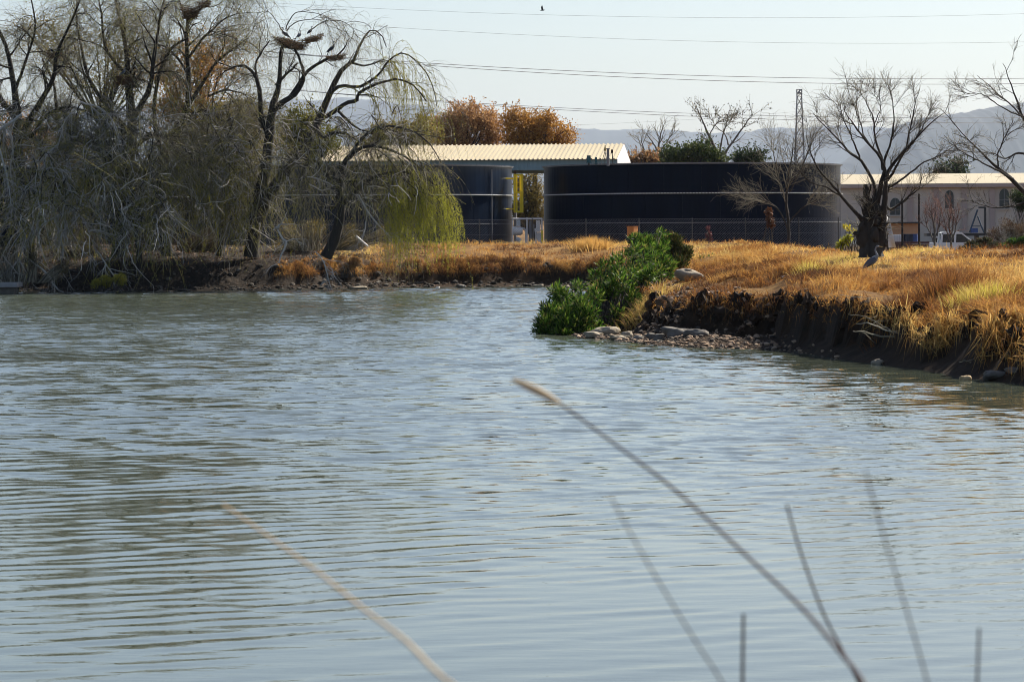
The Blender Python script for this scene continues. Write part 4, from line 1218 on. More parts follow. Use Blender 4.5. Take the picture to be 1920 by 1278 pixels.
# bare tree leaning in from the right edge
RT = [
 [(1990, 470, .3), (1972, 420, .25), (1950, 385, .2), (1925, 360, .15), (1900, 335, .12), (1872, 312, .09), (1845, 285, .06), (1815, 255, .04), (1790, 225, .025), (1765, 198, .012)],
 [(1960, 400, .18), (1950, 330, .14), (1938, 270, .1), (1918, 220, .08), (1905, 180, .05), (1892, 145, .03), (1882, 118, .015)],
 [(1930, 240, .07), (1910, 215, .05), (1885, 190, .04), (1855, 160, .025), (1830, 140, .012)],
 [(1900, 335, .08), (1872, 322, .06), (1840, 308, .045), (1810, 290, .03), (1785, 272, .015)],
 [(1872, 312, .05), (1875, 285, .04), (1890, 255, .03), (1908, 225, .015)],
 [(1925, 225, .05), (1895, 212, .04), (1865, 195, .03), (1835, 180, .02), (1805, 178, .01)],
 [(1950, 370, .09), (1920, 378, .06), (1890, 385, .045), (1850, 388, .03), (1815, 375, .015)],
 [(1940, 300, .08), (1915, 290, .06), (1890, 300, .04), (1862, 290, .02)],
]
bare('bare_tree', 'bare tree whose branches reach in from the right edge', RT, 90, pt(1990, 475, 90), 6, 6, 3, (.35, .9), (.2, .55), (.15, .35), None, -.03, .8, None, BARK, (.010, .006, .004), thin=.55)
# bare tree before the right end of the dark tank
BT = [[(1478, 462, .09), (1480, 420, .08), (1476, 380, .07), (1480, 340, .055), (1488, 300, .04), (1492, 265, .02)],
      [(1478, 400, .05), (1462, 350, .04), (1452, 310, .03), (1448, 285, .015)], [(1480, 360, .05), (1500, 320, .04), (1515, 285, .025), (1530, 255, .01)],
      [(1477, 430, .04), (1455, 390, .035), (1430, 375, .02), (1412, 372, .01)], [(1479, 420, .045), (1505, 390, .035), (1530, 378, .02), (1550, 360, .01)]]
bare('bare_tree', 'twiggy bare sapling before the right end of the dark tank', BT, 158, pt(1478, 466, 158), 12, 6, 4, (.7, 1.8), (.5, 1.2), (.3, .8), TWIG, -.02, 1.2, 'bare trees')
BT2 = [[(1352, 330, .16), (1345, 290, .13), (1330, 255, .10), (1316, 225, .06), (1304, 198, .03)], [(1352, 330, .14), (1358, 290, .11), (1378, 260, .08), (1395, 235, .05), (1410, 215, .02)],
       [(1348, 300, .09), (1352, 265, .07), (1358, 240, .04), (1362, 222, .02)], [(1366, 272, .07), (1360, 250, .05), (1342, 235, .03), (1335, 210, .015)], [(1330, 255, .05), (1345, 232, .04), (1368, 225, .02)]]
bare('bare_tree', 'bare feathery tree behind the broad green bush', BT2, 236, pt(1352, 455, 236), 8, 6, 0, (.8, 1.8), (.5, 1.2), None, TWIG, -.03, 1.5, 'bare trees', GREYBARK, (.018, .012, .008), leaf=(2, .16, TWIG))
BT3 = [[(1240, 330, .12), (1236, 290, .10), (1238, 262, .07), (1242, 238, .03)], [(1236, 290, .07), (1222, 265, .05), (1210, 250, .02)], [(1237, 285, .07), (1252, 262, .05), (1264, 245, .02)],
       [(1215, 330, .09), (1210, 290, .07), (1202, 265, .03)]]
bare('bare_tree', 'small bare tree between the shed gable and the green bush', BT3, 232, pt(1240, 455, 232), 9, 6, 0, (.7, 1.6), (.4, 1.0), None, TWIG, -.03, 1.0, 'bare trees', GREYBARK, (.016, .011, .007))
for (x, h, lab) in ((1752, 392, 'reddish bare shrub left of the white pickup'), (1784, 395, 'taller reddish bare shrub behind the white pickup')):
    BS = [[(x, 468, .06), (x + 1, 440, .05), (x - 3, 410, .035), (x - 8, h, .015)], [(x, 450, .045), (x + 8, 425, .035), (x + 14, 395, .015)], [(x, 455, .04), (x - 9, 430, .03), (x - 16, 400, .012)], [(x, 440, .04), (x + 3, 410, .03), (x + 2, 380, .012)]]
    bare('bare_shrub', lab, BS, 150, pt(x, 470, 150), 8, 6, 0, (.4, 1.0), (.25, .6), None, leafmat('red_twig_%d' % x, [(.10, .045, .035), (.2, .10, .075)], 0, .8), -.04, .4, 'bare shrubs in the yard', GREYBARK, (.010, .007, .005))

# ------------------------------------------------------------------ grass
def tint_at(x, y):
    t = 0.47 + 0.95 * fbm(x * 0.35, y * 0.14, 61, 3) - .10 * sstep(9, 14, x) + rng.normal(0, .14, len(x))
    t = np.minimum(t, .86)
    return t
def grass_patch(X, Y, hmin, hmax, wd, lean=0.35, tshift=0.0, minz=0.75, name='grass', label='', edge=True, hang=False):
    Z = height(X, Y)
    s = sdist(X, Y)
    ok = (Z > minz) & (s > 0.6) & (fbm(X * .45, Y * .2, 83, 3) < .20 + .2 * rng.random(len(X)))
    ok &= (Z - height(X, Y - .35) < .24) | (rng.random(len(X)) < .06)
    X, Y, Z = X[ok], Y[ok], Z[ok]
    n = len(X)
    cl = vnoise(X * 1.7, Y * 1.7, 71) + 0.6 * vnoise(X * 4.1, Y * 4.1, 72)
    h = (hmin + (hmax - hmin) * np.clip(0.38 + cl * 1.3, 0, 1)) * rng.uniform(.55, 1.25, n)
    D = rng.normal(size=(n, 3)) * lean * np.array([1, 1, 0.1]); D[:, 2] += 1
    # clumps lean together
    D[:, 0] += 0.5 * vnoise(X * .8, Y * .8, 75); D[:, 1] += 0.5 * vnoise(X * .8, Y * .8, 76)
    D = nrm(D)
    B = np.column_stack([X, Y, Z - 0.02])
    v, q, t = blades(B, D, h, np.full(n, wd) * rng.uniform(.6, 1.4, n))
    ti = np.repeat(np.clip(tint_at(X, Y) + tshift + 0.25 * cl, 0, .9), 5)
    return v, q, t, ti
def collect(parts):
    V, Q, T, I, n = [], [], [], [], 0
    for v, q, t, i in parts:
        V.append(v); Q.append(q + n); T.append(t + n); I.append(i); n += len(v)
    return np.vstack(V), [np.vstack(Q), np.vstack(T)], np.concatenate(I)
def scatter(n, y0, y1, pad=1.0, x_lo=None, left=False):
    Y = rng.uniform(y0, y1, n)
    hw = 960 / F * Y + pad
    lo = -hw if x_lo is None else np.full(n, x_lo)
    X = lo + (hw - lo) * rng.random(n)
    return X, Y
pp_ = []
X, Y = scatter(92000, 56, 84, 0.8, 1.0); pp_.append(grass_patch(X, Y, .06, .42, .0065, .5))
X, Y = scatter(42000, 84, 106, 0.8, 1.0); pp_.append(grass_patch(X, Y, .06, .40, .009, .5))
# denser shaggy fringe along the bank edge
Yc = rng.uniform(54, 90, 260000); Xc = rng.uniform(1.2, 17, 260000)
sd = sdist(Xc, Yc)
wbq = sstep(1.2, 2.4, Xc) * sstep(9.2, 7.8, Xc)
edge = 1.3 + wbq * 2.9
k = (sd > edge - 0.3) & (sd < edge + 3.6) & (Xc < 960 / F * Yc + .6)
pp_.append(grass_patch(Xc[k], Yc[k], .10, .48, .0065, .65, minz=.9))
V, Fc, ti = collect(pp_)
tag(np_mesh('grass', V, Fc, GRASS, tint=ti), 'golden dry grass over the peninsula', None, None, 'stuff')
pp_ = []
X, Y = scatter(38000, 106, 146, 0.8, 1.5); pp_.append(grass_patch(X, Y, .08, .36, .015, .5, -.08))
X, Y = scatter(52000, 139, 165, 1.0); 
kk = ~((X < -10.5) & (rng.random(len(X)) < .93))
pp_.append(grass_patch(X[kk], Y[kk], .08, .42, .015, .5, -.06, minz=.9))
V, Fc, ti = collect(pp_)
tag(np_mesh('grass', V, Fc, GRASS, tint=ti), 'dry yellow grass along the far bank', None, None, 'stuff')

def tuft(label, px, py, Y, n, h, spread, tint, wd=.007, lean=.35, grp='tall grass tufts'):
    c = pt(px, py, Y); 
    B = c + rng.normal(size=(n, 3)) * np.array([spread, spread, 0])
    B[:, 2] = height(B[:, 0], B[:, 1]) - .03
    out = (B - c) / max(spread, .01); out[:, 2] = 0
    D = rng.normal(size=(n, 3)) * lean * .6 + out * lean * .35; D[:, 2] = 1; D = nrm(D)
    v, q, t = blades(B, D, h * rng.uniform(.55, 1.15, n), np.full(n, wd))
    ti = np.repeat(np.clip(tint + rng.normal(0, .09, n), 0, 1), 5)
    tag(np_mesh('grass_tuft', v, [q, t], GRASS, origin=(c[0], c[1], float(height(c[0], c[1]))), tint=ti), label, 'grass', grp)
tuft('tall russet grass clump on the right of the peninsula', 1775, 590, 65, 900, .85, .32, .12, .006, .4)
tuft('second russet grass clump behind the tallest one', 1795, 560, 68, 700, .75, .4, .2, .006, .4)
tuft('yellow green grass clump near the right edge', 1858, 600, 62.5, 600, .62, .24, .95, .006, .3)
tuft('smaller yellow green clump left of the brightest one', 1822, 612, 62.5, 450, .55, .25, .88, .006, .3)
tuft('golden grass clump overhanging the peninsula tip by the shrub', 1215, 560, 82, 700, .55, .3, .78, .006, .6)
tuft('golden tuft beside the pale boulder', 1365, 540, 80, 450, .42, .22, .5, .006, .5)
tuft('russet tuft low on the bank above the snag', 1680, 628, 64.5, 500, .38, .25, .1, .006, .6)
tuft('pale green tuft beside the white block', 1518, 540, 76, 350, .5, .16, .92, .006, .3)
tuft('dark russet tuft at the right edge of the picture', 1908, 600, 62, 500, .45, .3, .15, .006, .5)
tuft('fuzzy straw coloured mound before the big tank', 1110, 462, 156, 900, .75, .5, .6, .013, .6)
tuft('dry brown mound of grass below the sapling', 1400, 478, 126, 900, .5, .6, .3, .011, .6)
# long grass that hangs over the cut edge, and crumbled clods on the face
def overhang(label, n, y0, y1, x0, x1, dens_right=True):
    X = rng.uniform(x0, x1, n); Y = rng.uniform(y0, y1, n)
    zc, zf_, zb_ = height(X, Y), height(X, Y - .45), height(X, Y + .3)
    k = (zc - zf_ > .20) & (zc > .72 - .42 * sstep(7.5, 9.0, X)) & (zc < 1.75) & (X < 960 / F * Y + 1) & (sdist(X, Y) > .3)
    k &= rng.random(n) < (.35 + .65 * sstep(7.0, 8.8, X)) if dens_right else k
    X, Y, Z = X[k], Y[k], zc[k]; m_ = len(X)
    cl = vnoise(X * 2.2, Z * 3 + X, 91)
    keep = cl > -.22; X, Y, Z, cl = X[keep], Y[keep], Z[keep], cl[keep]; m_ = len(X)
    B = np.column_stack([X, Y, Z])
    D = rng.normal(size=(m_, 3)) * np.array([.45, .3, .3]) + np.array([0, -.75, .35]); D = nrm(D)
    h = rng.uniform(.2, .6, m_) * (1 + cl) * (1 + .3 * sstep(7.5, 9, X))
    side = nrm(np.cross(D, rng.normal(size=(m_, 3))))
    wd = .0075 * rng.uniform(.6, 1.3, m_)[:, None]
    hh = h[:, None]
    mid = B + D * hh * .5
    tip = mid + nrm(D * .35 + np.array([0, -.1, -1.0]) + rng.normal(size=(m_, 3)) * .25) * hh * .75
    V = np.stack([B - side * wd, B + side * wd, mid + side * wd * .8, mid - side * wd * .8, tip], 1).reshape(-1, 3)
    o = (np.arange(m_) * 5)[:, None]
    ti = np.repeat(np.clip(.40 + .45 * fbm(X * .8, X * 0, 95, 2) + rng.normal(0, .17, m_), 0, .85), 5)
    tag(np_mesh('grass', V, [o + np.array([[0, 1, 2, 3]]), o + np.array([[3, 2, 4]])], GRASS, tint=ti), label, None, None, 'stuff')
overhang('shaggy russet grass hanging over the peninsula bank', 520000, 52, 88, 1.5, 16)
overhang('shaggy dry grass hanging over the far bank edge', 160000, 140, 152, -12, 6, False)
def clods(label, n, y0, y1, x0, x1, s0, s1):
    X = rng.uniform(x0, x1, n * 14); Y = rng.uniform(y0, y1, n * 14)
    zc = height(X, Y)
    k = (np.abs(zc - height(X, Y - .3)) > .13) & (zc > .05) & (zc < 1.3) & (X < 960 / F * Y + 1)
    X, Y, Z = X[k][:n], Y[k][:n], zc[k][:n]; m_ = len(X)
    bv, bf = ico(2)
    sz = s0 + (s1 - s0) * rng.random(m_) ** 2
    v = bv[None] * (1 + .45 * rng.normal(size=(m_, len(bv), 1)).clip(-1.2, 1.2)) * (sz[:, None] * rng.uniform(.6, 1.2, (m_, 3)))[:, None, :]
    v = v + np.column_stack([X, Y, Z])[:, None, :]
    f = bf[None] + (np.arange(m_) * len(bv))[:, None, None]
    tag(np_mesh('soil_clods', v.reshape(-1, 3), f.reshape(-1, 3), leafmat('clod' + str(n), [(.010, .007, .005), (.03, .018, .011), (.055, .033, .02), (.09, .06, .035)], 0, .95)), label, None, None, 'stuff')
IVF = None
# dead stems hanging over the shaded bank faces
def hanging(label, pts, n, L, name='hanging_roots'):
    P = np.array(pts)
    k = rng.integers(0, len(P) - 1, n); u = rng.random(n)
    c = P[k] * (1 - u[:, None]) + P[k + 1] * u[:, None] + rng.normal(0, .15, (n, 3))
    c[:, 2] = height(c[:, 0], c[:, 1]) + .02
    d = rng.normal(size=(n, 3)) * .5; d[:, 1] -= .8; d[:, 2] += .2; d = nrm(d)
    out = [c]; p = c
    LL = L * rng.uniform(.4, 1.2, n)[:, None]
    for s_ in range(4):
        d = nrm(d + np.array([0, -.05, -.6]) + rng.normal(size=d.shape) * .14); p = p + d * LL / 4; out.append(p)
    P2 = np.stack(out, 1)
    R2 = np.linspace(.007, .003, 5)[None].repeat(n, 0)
    v, f = tubes(P2, R2, 3)
    tag(np_mesh(name, v, f, leafmat(name + str(n), [(.04, .022, .012), (.11, .065, .03), (.20, .125, .055)], 0, .85)), label, None, None, 'stuff')
eb = []
for t in np.linspace(0, 1, 30):
    x = 2.6 + 12.5 * t
    ys = np.arange(50, 92, .05)
    sdl = sdist(np.full(len(ys), x), ys)
    e = 1.6 + float(sstep(1.2, 2.4, x) * sstep(9.2, 7.8, x)) * 2.7
    i = np.argmax(sdl > e)
    eb.append((x, ys[i], 0))
hanging('dead stems and roots hanging down the shaded bank', eb, 900, .6)
fb = []
for x in np.linspace(-24, 4, 20):
    ys = np.arange(134, 160, .1)
    fb.append((x, ys[np.argmax(sdist(np.full(len(ys), x), ys) > 2.4)], 0))
hanging('dead stems hanging down the far bank', fb, 700, .8)

# ------------------------------------------------------------------ shrubs of the peninsula
def clump(name, label, lobes, n, L, W, mt, base, up=.6, stem_n=60, cat='shrub', group=None, stemmt=None):
    """lobes: (px, py, Y, radius m); leaves point outward and up"""
    lob = [(pt(a, b_, c), r) for a, b_, c, r in lobes]
    wts = np.array([r ** 2 for _, r in lob]); wts /= wts.sum()
    k = rng.choice(len(lob), n, p=wts)
    cen = np.array([c for c, _ in lob])[k]; rad = np.array([r for _, r in lob])[k]
    d = nrm(rng.normal(size=(n, 3)))
    rr = rng.random(n) ** .45
    lump = 0.78 + .5 * vnoise(d[:, 0] * 3 + k * 7.7, d[:, 2] * 3 + d[:, 1] * 2.3, 5)
    C = cen + d * (rad * rr * lump)[:, None]
    C[:, 2] = np.maximum(C[:, 2], .05)
    D = nrm(d * .7 + np.array([0, 0, up]) + rng.normal(size=(n, 3)) * .45)
    v, f = leaf_quads(C, D, L * rng.uniform(.6, 1.3, n), W * rng.uniform(.7, 1.3, n))
    T = thing(name, base, label, cat, group)
    tag(np_mesh('foliage', v, f, mt, T), kind='stuff')
    # stems from the base to the lobes
    e = rng.choice(len(lob), stem_n, p=wts)
    tips = np.array([c for c, _ in lob])[e] + rng.normal(size=(stem_n, 3)) * np.array([r for _, r in lob])[e][:, None] * .5
    b0 = np.asarray(base) + rng.normal(size=(stem_n, 3)) * np.array([.35, .3, 0])
    b0[:, 0] = b0[:, 0] * .5 + tips[:, 0] * .5
    tt = np.linspace(0, 1, 7)[None, :, None]
    P = b0[:, None] * (1 - tt) + tips[:, None] * tt + np.sin(tt * math.pi) * np.array([0, 0, .12])
    v, f = tubes(P, np.linspace(.018, .006, 7)[None].repeat(stem_n, 0), 4)
    np_mesh('stems', v, f, stemmt or TWIGDARK, T)
    return T
REED = leafmat('reed_leaf', [(0.006, 0.018, 0.004), (0.015, 0.042, 0.006), (0.034, 0.085, 0.010), (0.075, 0.15, 0.016), (0.14, 0.22, 0.03), (0.17, 0.13, 0.04)], .45, .5, spec=.2)
big = [(1040, 600, 81.5, .42), (1048, 575, 82, .45), (1065, 612, 81, .42), (1080, 560, 82.5, .6), (1090, 595, 81.5, .6), (1118, 545, 83, .65), (1130, 585, 82, .7), (1150, 520, 84, .6), (1165, 560, 83, .8), (1185, 500, 85, .5), (1190, 540, 84, .7), (1105, 620, 81, .3), (1030, 618, 81.2, .2), (1205, 482, 86.5, .4), (1215, 510, 85, .45), (1200, 460, 88, .25), (1222, 480, 88, .4), (1235, 500, 87, .4), (1240, 455, 89.5, .3)]
lobs = []
for k in range(170):
    q = big[rng.integers(0, len(big))]
    d = nrm(rng.normal(size=3)) * q[3] * rng.uniform(.45, 1.15)
    c = pt(q[0], q[1], q[2]) + d
    px_ = 960 + F * c[0] / c[1]; py_ = HY - F * (c[2] - EYE) / c[1]
    lobs.append((px_, py_, c[1], rng.uniform(.14, .34)))
clump('waterside_shrub', 'bright green leafy shrub spilling over the water at the tip', lobs, 26000, .18, .018, REED, pt(1110, 628, 82.5), .5, 170)
clump('dark_bush', 'tall dark green bush with brown top behind the boulder',
      [(1262, 455, 90, .38), (1258, 480, 90, .45), (1272, 500, 89.5, .38), (1238, 490, 90, .3), (1285, 475, 90, .3), (1250, 510, 89, .35), (1232, 505, 88, .35), (1240, 520, 87, .3)], 11000, .13, .016, leafmat('bush_dark', [(.015, .03, .008), (.04, .06, .014), (.09, .085, .025), (.15, .10, .035)], .3), pt(1258, 522, 89.5), .9)
clump('brown_bush', 'brown and olive bush between the green shrub and dark bush',
      [(1218, 470, 89, .3), (1208, 490, 88, .35), (1225, 500, 87.5, .35), (1232, 462, 90, .28), (1200, 480, 88, .25)], 5000, .13, .012, leafmat('bush_brown', [(.10, .05, .02), (.22, .12, .04), (.12, .10, .025), (.28, .17, .06)], .35), pt(1215, 520, 88), 1.0)
clump('low_plant', 'small green plant right of the dark bush', [(1318, 492, 95, .22), (1305, 500, 94, .2), (1335, 488, 96, .18)], 1400, .13, .016, GREEN, pt(1318, 505, 95), 1.0, 14)
clump('yard_bush', 'bright green bush at the right edge behind the grass', [(1900, 462, 108, .35), (1925, 458, 108, .4), (1880, 468, 107, .25)], 6000, .10, .03, GREEN, pt(1905, 478, 108), .4, 30)
clump('yard_bush', 'dark brown green bush in front of the white pickup', [(1822, 464, 110, .3), (1845, 458, 110, .36), (1862, 466, 109, .3), (1835, 470, 109, .3), (1805, 470, 109, .2)], 7000, .10, .028, leafmat('bush_mixed', [(.025, .02, .015), (.045, .05, .02), (.08, .09, .05), (.10, .05, .035)], .3), pt(1840, 480, 109.5), .4, 40)
clump('conifer_branch', 'dark green conifer foliage at the right edge before the building', [(1905, 368, 130, .35), (1925, 375, 130, .5), (1915, 385, 130, .35)], 4000, .16, .010, DKGREEN, pt(1945, 470, 130), .1, 20, 'tree')
clump('twiggy_bush', 'brown twiggy bush at the right edge below the conifer', [(1890, 425, 125, .5), (1915, 435, 125, .6), (1865, 440, 125, .4)], 2500, .09, .014, leafmat('brown_leaf2', [(.08, .05, .03), (.17, .11, .06)], .2), pt(1900, 465, 125), .6, 160, stemmt=TWIG)
clump('yellow_plant', 'yellow green seedling beside the white sheet', [(1583, 455, 96, .18), (1592, 448, 96, .14), (1575, 462, 96, .14)], 500, .12, .018, LIME, pt(1585, 470, 96), .9, 10)
clump('yellow_plant', 'sparse yellow leaved twig left of the stump', [(1588, 428, 97, .14), (1602, 433, 97, .12)], 90, .10, .025, leafmat('yellow_leaf', [(.4, .34, .03), (.5, .42, .05)], .4), pt(1592, 472, 97), .4, 8)
clump('pink_flower_spike', 'dull pink flowering spike before the dark tank', [(1328, 428, 158, .12), (1329, 440, 158, .18), (1328, 452, 158, .24)], 420, .12, .03, leafmat('pink_leaf', [(.08, .03, .035), (.16, .06, .065)], .3), pt(1328, 466, 158), .5, 6, 'plant')
clump('rust_bush', 'rust brown dead leaf clump before the big tank', [(1441, 396, 159, .22), (1443, 408, 159, .26), (1446, 420, 159, .24)], 500, .14, .04, leafmat('rust_leaf', [(.07, .03, .014), (.14, .06, .028)], .3), pt(1447, 466, 159), -.2, 8)
clump('bank_bush', 'orange brown leafy bush beside the leaning willow trunk', [(650, 500, 143, .4), (665, 492, 143, .35), (640, 488, 143.5, .3)], 1800, .10, .03, RUSSET, pt(652, 520, 143), 0, 30)
clump('bank_bush', 'mossy olive bush at the waterline below the dead branches', [(200, 528, 138.6, .4), (225, 524, 138.6, .4), (180, 532, 138.4, .3)], 3500, .09, .016, WLEAF, pt(205, 543, 138.6), .3, 40)
clump('bank_bush', 'dark brown thicket under the yellow stair', [(370, 455, 150, .6), (400, 460, 150, .6), (345, 462, 150, .5), (390, 440, 151, .5)], 5000, .09, .016, leafmat('thicket', [(.025, .018, .01), (.06, .045, .02), (.10, .06, .025)], .2), pt(375, 482, 150), .4, 160, stemmt=TWIGDARK)
clump('bank_bush', 'dark scrub at the left edge behind the slab', [(10, 470, 142, .9), (60, 490, 141, .6), (120, 500, 141, .5), (-20, 500, 141, .6)], 5000, .09, .014, leafmat('scrub', [(.018, .016, .01), (.05, .04, .018), (.08, .07, .025)], .2), pt(40, 530, 141), .3, 220, stemmt=TWIG)
clump('bank_bush', 'grey brown scrub behind the heron willow trunk', [(540, 430, 152, .8), (590, 430, 152, .9), (520, 460, 151, .5), (660, 440, 152, .8), (720, 440, 152, .7)], 3500, .10, .014, OLIVE, pt(580, 470, 152), .3, 320, stemmt=TWIG)
clump('bank_bush', 'brown scrub filling the foot of the left willows', [(160, 450, 149, 1.1), (250, 450, 149, 1.0), (310, 440, 150, .9), (90, 430, 150, 1.1)], 6000, .10, .014, leafmat('scrub_brown', [(.025, .018, .012), (.06, .04, .02), (.11, .06, .025)], .2), pt(200, 500, 149), .3, 420, stemmt=TWIGDARK)

# ------------------------------------------------------------------ stones
import bmesh
def ico(sub):
    bm = bmesh.new(); bmesh.ops.create_icosphere(bm, subdivisions=sub, radius=1)
    bm.verts.ensure_lookup_table()
    v = np.array([x.co[:] for x in bm.verts]); f = np.array([[q.index for q in p.verts] for p in bm.faces]); bm.free()
    return v, f
IV, IF = ico(3)
I1, F1 = ico(1)
clods('crumbled dark soil clods on the peninsula bank face', 1500, 52, 86, 1.5, 16, .03, .20)
def rock(label, px, py, Y, wpx, hpx, mt, dy=None, seed=0, cut=True, grp='loose stones at the waterside', z=None):
    if Y < 20:          # on the beach: Y is then the distance behind the front waterline
        off, Y = Y, 78.0
        for _ in range(6): Y = float(np.interp((px - 960) / F * Y, FRX, FRY)) + off
    s = Y / F
    d = IV.copy()
    r = 1 + .75 * (vnoise(d[:, 0] * 1.3 + seed, d[:, 1] * 1.3 + d[:, 2] * 1.7, seed)) + .38 * vnoise(d[:, 0] * 3.7 + seed, d[:, 2] * 3.7 + d[:, 1] * 2, seed + 1)
    v = d * r[:, None]
    v[:, 2] = np.where(v[:, 2] > .55, .55 + (v[:, 2] - .55) * .4, v[:, 2])
    v = v * np.array([wpx * s / 2, (dy or wpx * s * .7) / 2, hpx * s / 2])
    a = seed * 1.7; 
    v = np.column_stack([v[:, 0], v[:, 1], v[:, 2] + .12 * v[:, 0] * math.sin(a)])
    c = pt(px, py, Y)
    c[2] = max(float(height(c[0], c[1])), -.02) + .28 * hpx * s
    tag(np_mesh('stone', v + c, IF, mt, origin=c, smooth=True), label, 'stone', grp)
rock('large pale boulder on the grass beside the dark bush', 1290, 520, 83.5, 50, 30, STONE, seed=3)
rock('rounded pale rock at the foot of the green shrub', 1130, 607, 2.2, 60, 26, STONE, seed=5)
rock('flat tan rock at the waterline below the rounded rock', 1112, 628, .5, 42, 17, STONE, seed=6)
rock('flat tan slab in the shingle right of the flat rock', 1162, 624, .9, 38, 13, STONE, seed=7)
rock('small pale rock right of the rounded rock', 1178, 607, 2.4, 20, 20, STONE, seed=8)
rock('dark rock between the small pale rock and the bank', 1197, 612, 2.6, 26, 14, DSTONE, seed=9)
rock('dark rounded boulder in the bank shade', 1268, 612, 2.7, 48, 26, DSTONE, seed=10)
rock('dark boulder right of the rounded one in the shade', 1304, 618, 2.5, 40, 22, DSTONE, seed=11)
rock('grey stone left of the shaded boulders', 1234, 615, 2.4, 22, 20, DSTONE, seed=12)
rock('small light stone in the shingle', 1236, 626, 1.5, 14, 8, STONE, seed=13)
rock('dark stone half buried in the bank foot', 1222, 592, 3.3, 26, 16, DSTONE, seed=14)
rock('tan stone standing in the water below the right bank', 1646, 675, 62.4, 22, 16, STONE, seed=15)
rock('tan stone in the water near the right edge', 1811, 705, 55.6, 20, 18, solid('tan_stone', (.50, .36, .20), (.34, .24, .13), .85, scale=5, bump=.4), seed=16)
rock('dark rock beside the tan stone at the right edge', 1862, 703, 55.6, 40, 24, DSTONE, seed=17)
rock('dark rock at the right edge of the waterline', 1905, 708, 55.2, 34, 16, DSTONE, seed=18)
rock('pale flat stone under the leaning willow', 672, 523, 145.2, 34, 9, STONE, seed=19)
rock('white stone on the far shore shingle', 820, 521, 146, 10, 6, WSTONE, seed=20)
rock('grey block on the far shore', 866, 525, 146.5, 17, 12, DSTONE, seed=21)
rock('pale stone on the far shore near the shrub', 1062, 531, 147.5, 14, 6, STONE, seed=22)
rock('tan stone below the far bank grass', 1008, 508, 148.5, 20, 8, STONE, seed=23)
# white concrete block on the grass
c = pt(1476, 520, 77.5)
T = MB().box(c, (.40, .22, .16), math.radians(24), M=np.array([[.97, 0, -.24], [0, 1, 0], [.24, 0, .97]])).build('concrete_block', WSTONE, origin=c)
tag(T, 'whitish concrete block lying on the bank edge', 'block')
bv = T.modifiers.new('bevel', 'BEVEL'); bv.width = .02; bv.segments = 2
# concrete slab at the far left waterline
c = pt(5, 534, 138.3)
T = thing('concrete_slab', c, 'dark concrete slab jutting over the water at far left', 'slab')
MB().box(c + np.array([-.6, .5, .0]), (2.7, 1.6, .22)).build('slab', solid('slab_concrete', (.28, .27, .27), (.18, .17, .17), .8, scale=2), T)
MB().box(c + np.array([-.6, .6, -.28]), (2.3, 1.2, .36)).build('footing', DSTONE, T)

def pebbles(name, label, X, Y, smin, smax, mt, dz=0.0):
    n = len(X)
    Z = height(X, Y)
    sz = smin + (smax - smin) * rng.random(n) ** 3
    a = rng.uniform(0, 6.28, n)
    base = I1[None] * (1 + .35 * rng.normal(size=(n, len(I1), 1)).clip(-1, 1) * .6)
    v = base * (sz[:, None, None] * np.stack([np.ones(n), rng.uniform(.6, 1, n), rng.uniform(.35, .75, n)], 1)[:, None, :])
    x = v[..., 0] * np.cos(a)[:, None] - v[..., 1] * np.sin(a)[:, None]
    y = v[..., 0] * np.sin(a)[:, None] + v[..., 1] * np.cos(a)[:, None]
    v = np.stack([x + X[:, None], y + Y[:, None], v[..., 2] + (Z + sz * .25 + dz)[:, None]], -1)
    f = F1[None] + (np.arange(n) * len(I1))[:, None, None]
    tag(np_mesh(name, v.reshape(-1, 3), f.reshape(-1, 3), mt), label, None, None, 'stuff')
PEB = leafmat('pebble', [(.04, .03, .022), (.12, .08, .055), (.26, .17, .11), (.36, .26, .18), (.07, .055, .045), (.05, .04, .035)], 0, .85)
Xp = rng.uniform(1.6, 7.6, 60000); Yp = rng.uniform(60, 84, 60000)
sd = sdist(Xp, Yp)
k = (sd > -.15) & (sd < 3.2) & (rng.random(len(sd)) < .55 * sstep(7.5, 6.0, Xp) + .03)
pebbles('shingle', 'tan and brown shingle on the peninsula beach', Xp[k][:2800], Yp[k][:2800], .025, .10, PEB)
Xp = rng.uniform(-27, 5, 9000); Yp = rng.uniform(134, 152, 9000)
sd = sdist(Xp, Yp); k = (sd > -.2) & (sd < 1.8)
pebbles('shingle', 'dark stony rubble along the far waterline', Xp[k][:1100], Yp[k][:1100], .05, .20, leafmat('rubble', [(.02, .017, .014), (.05, .042, .034), (.03, .027, .024), (.13, .11, .09)], 0, .9))
# leaf litter under the willows
n_ = 9000
Xl = rng.uniform(-27, -2, n_); Yl = rng.uniform(137, 153, n_)
k = sdist(Xl, Yl) > .5; Xl, Yl = Xl[k], Yl[k]
C = np.column_stack([Xl, Yl, height(Xl, Yl) + .03])
v, f = leaf_quads(C, rng.normal(size=C.shape) * np.array([1, 1, .35]), rng.uniform(.07, .2, len(C)), rng.uniform(.02, .05, len(C)))
tag(np_mesh('leaf_litter', v, f, leafmat('litter', [(.03, .02, .015), (.09, .055, .03), (.17, .10, .06), (.24, .17, .12)], .1, .8)), 'brown leaf litter on the bank under the willows', None, None, 'stuff')

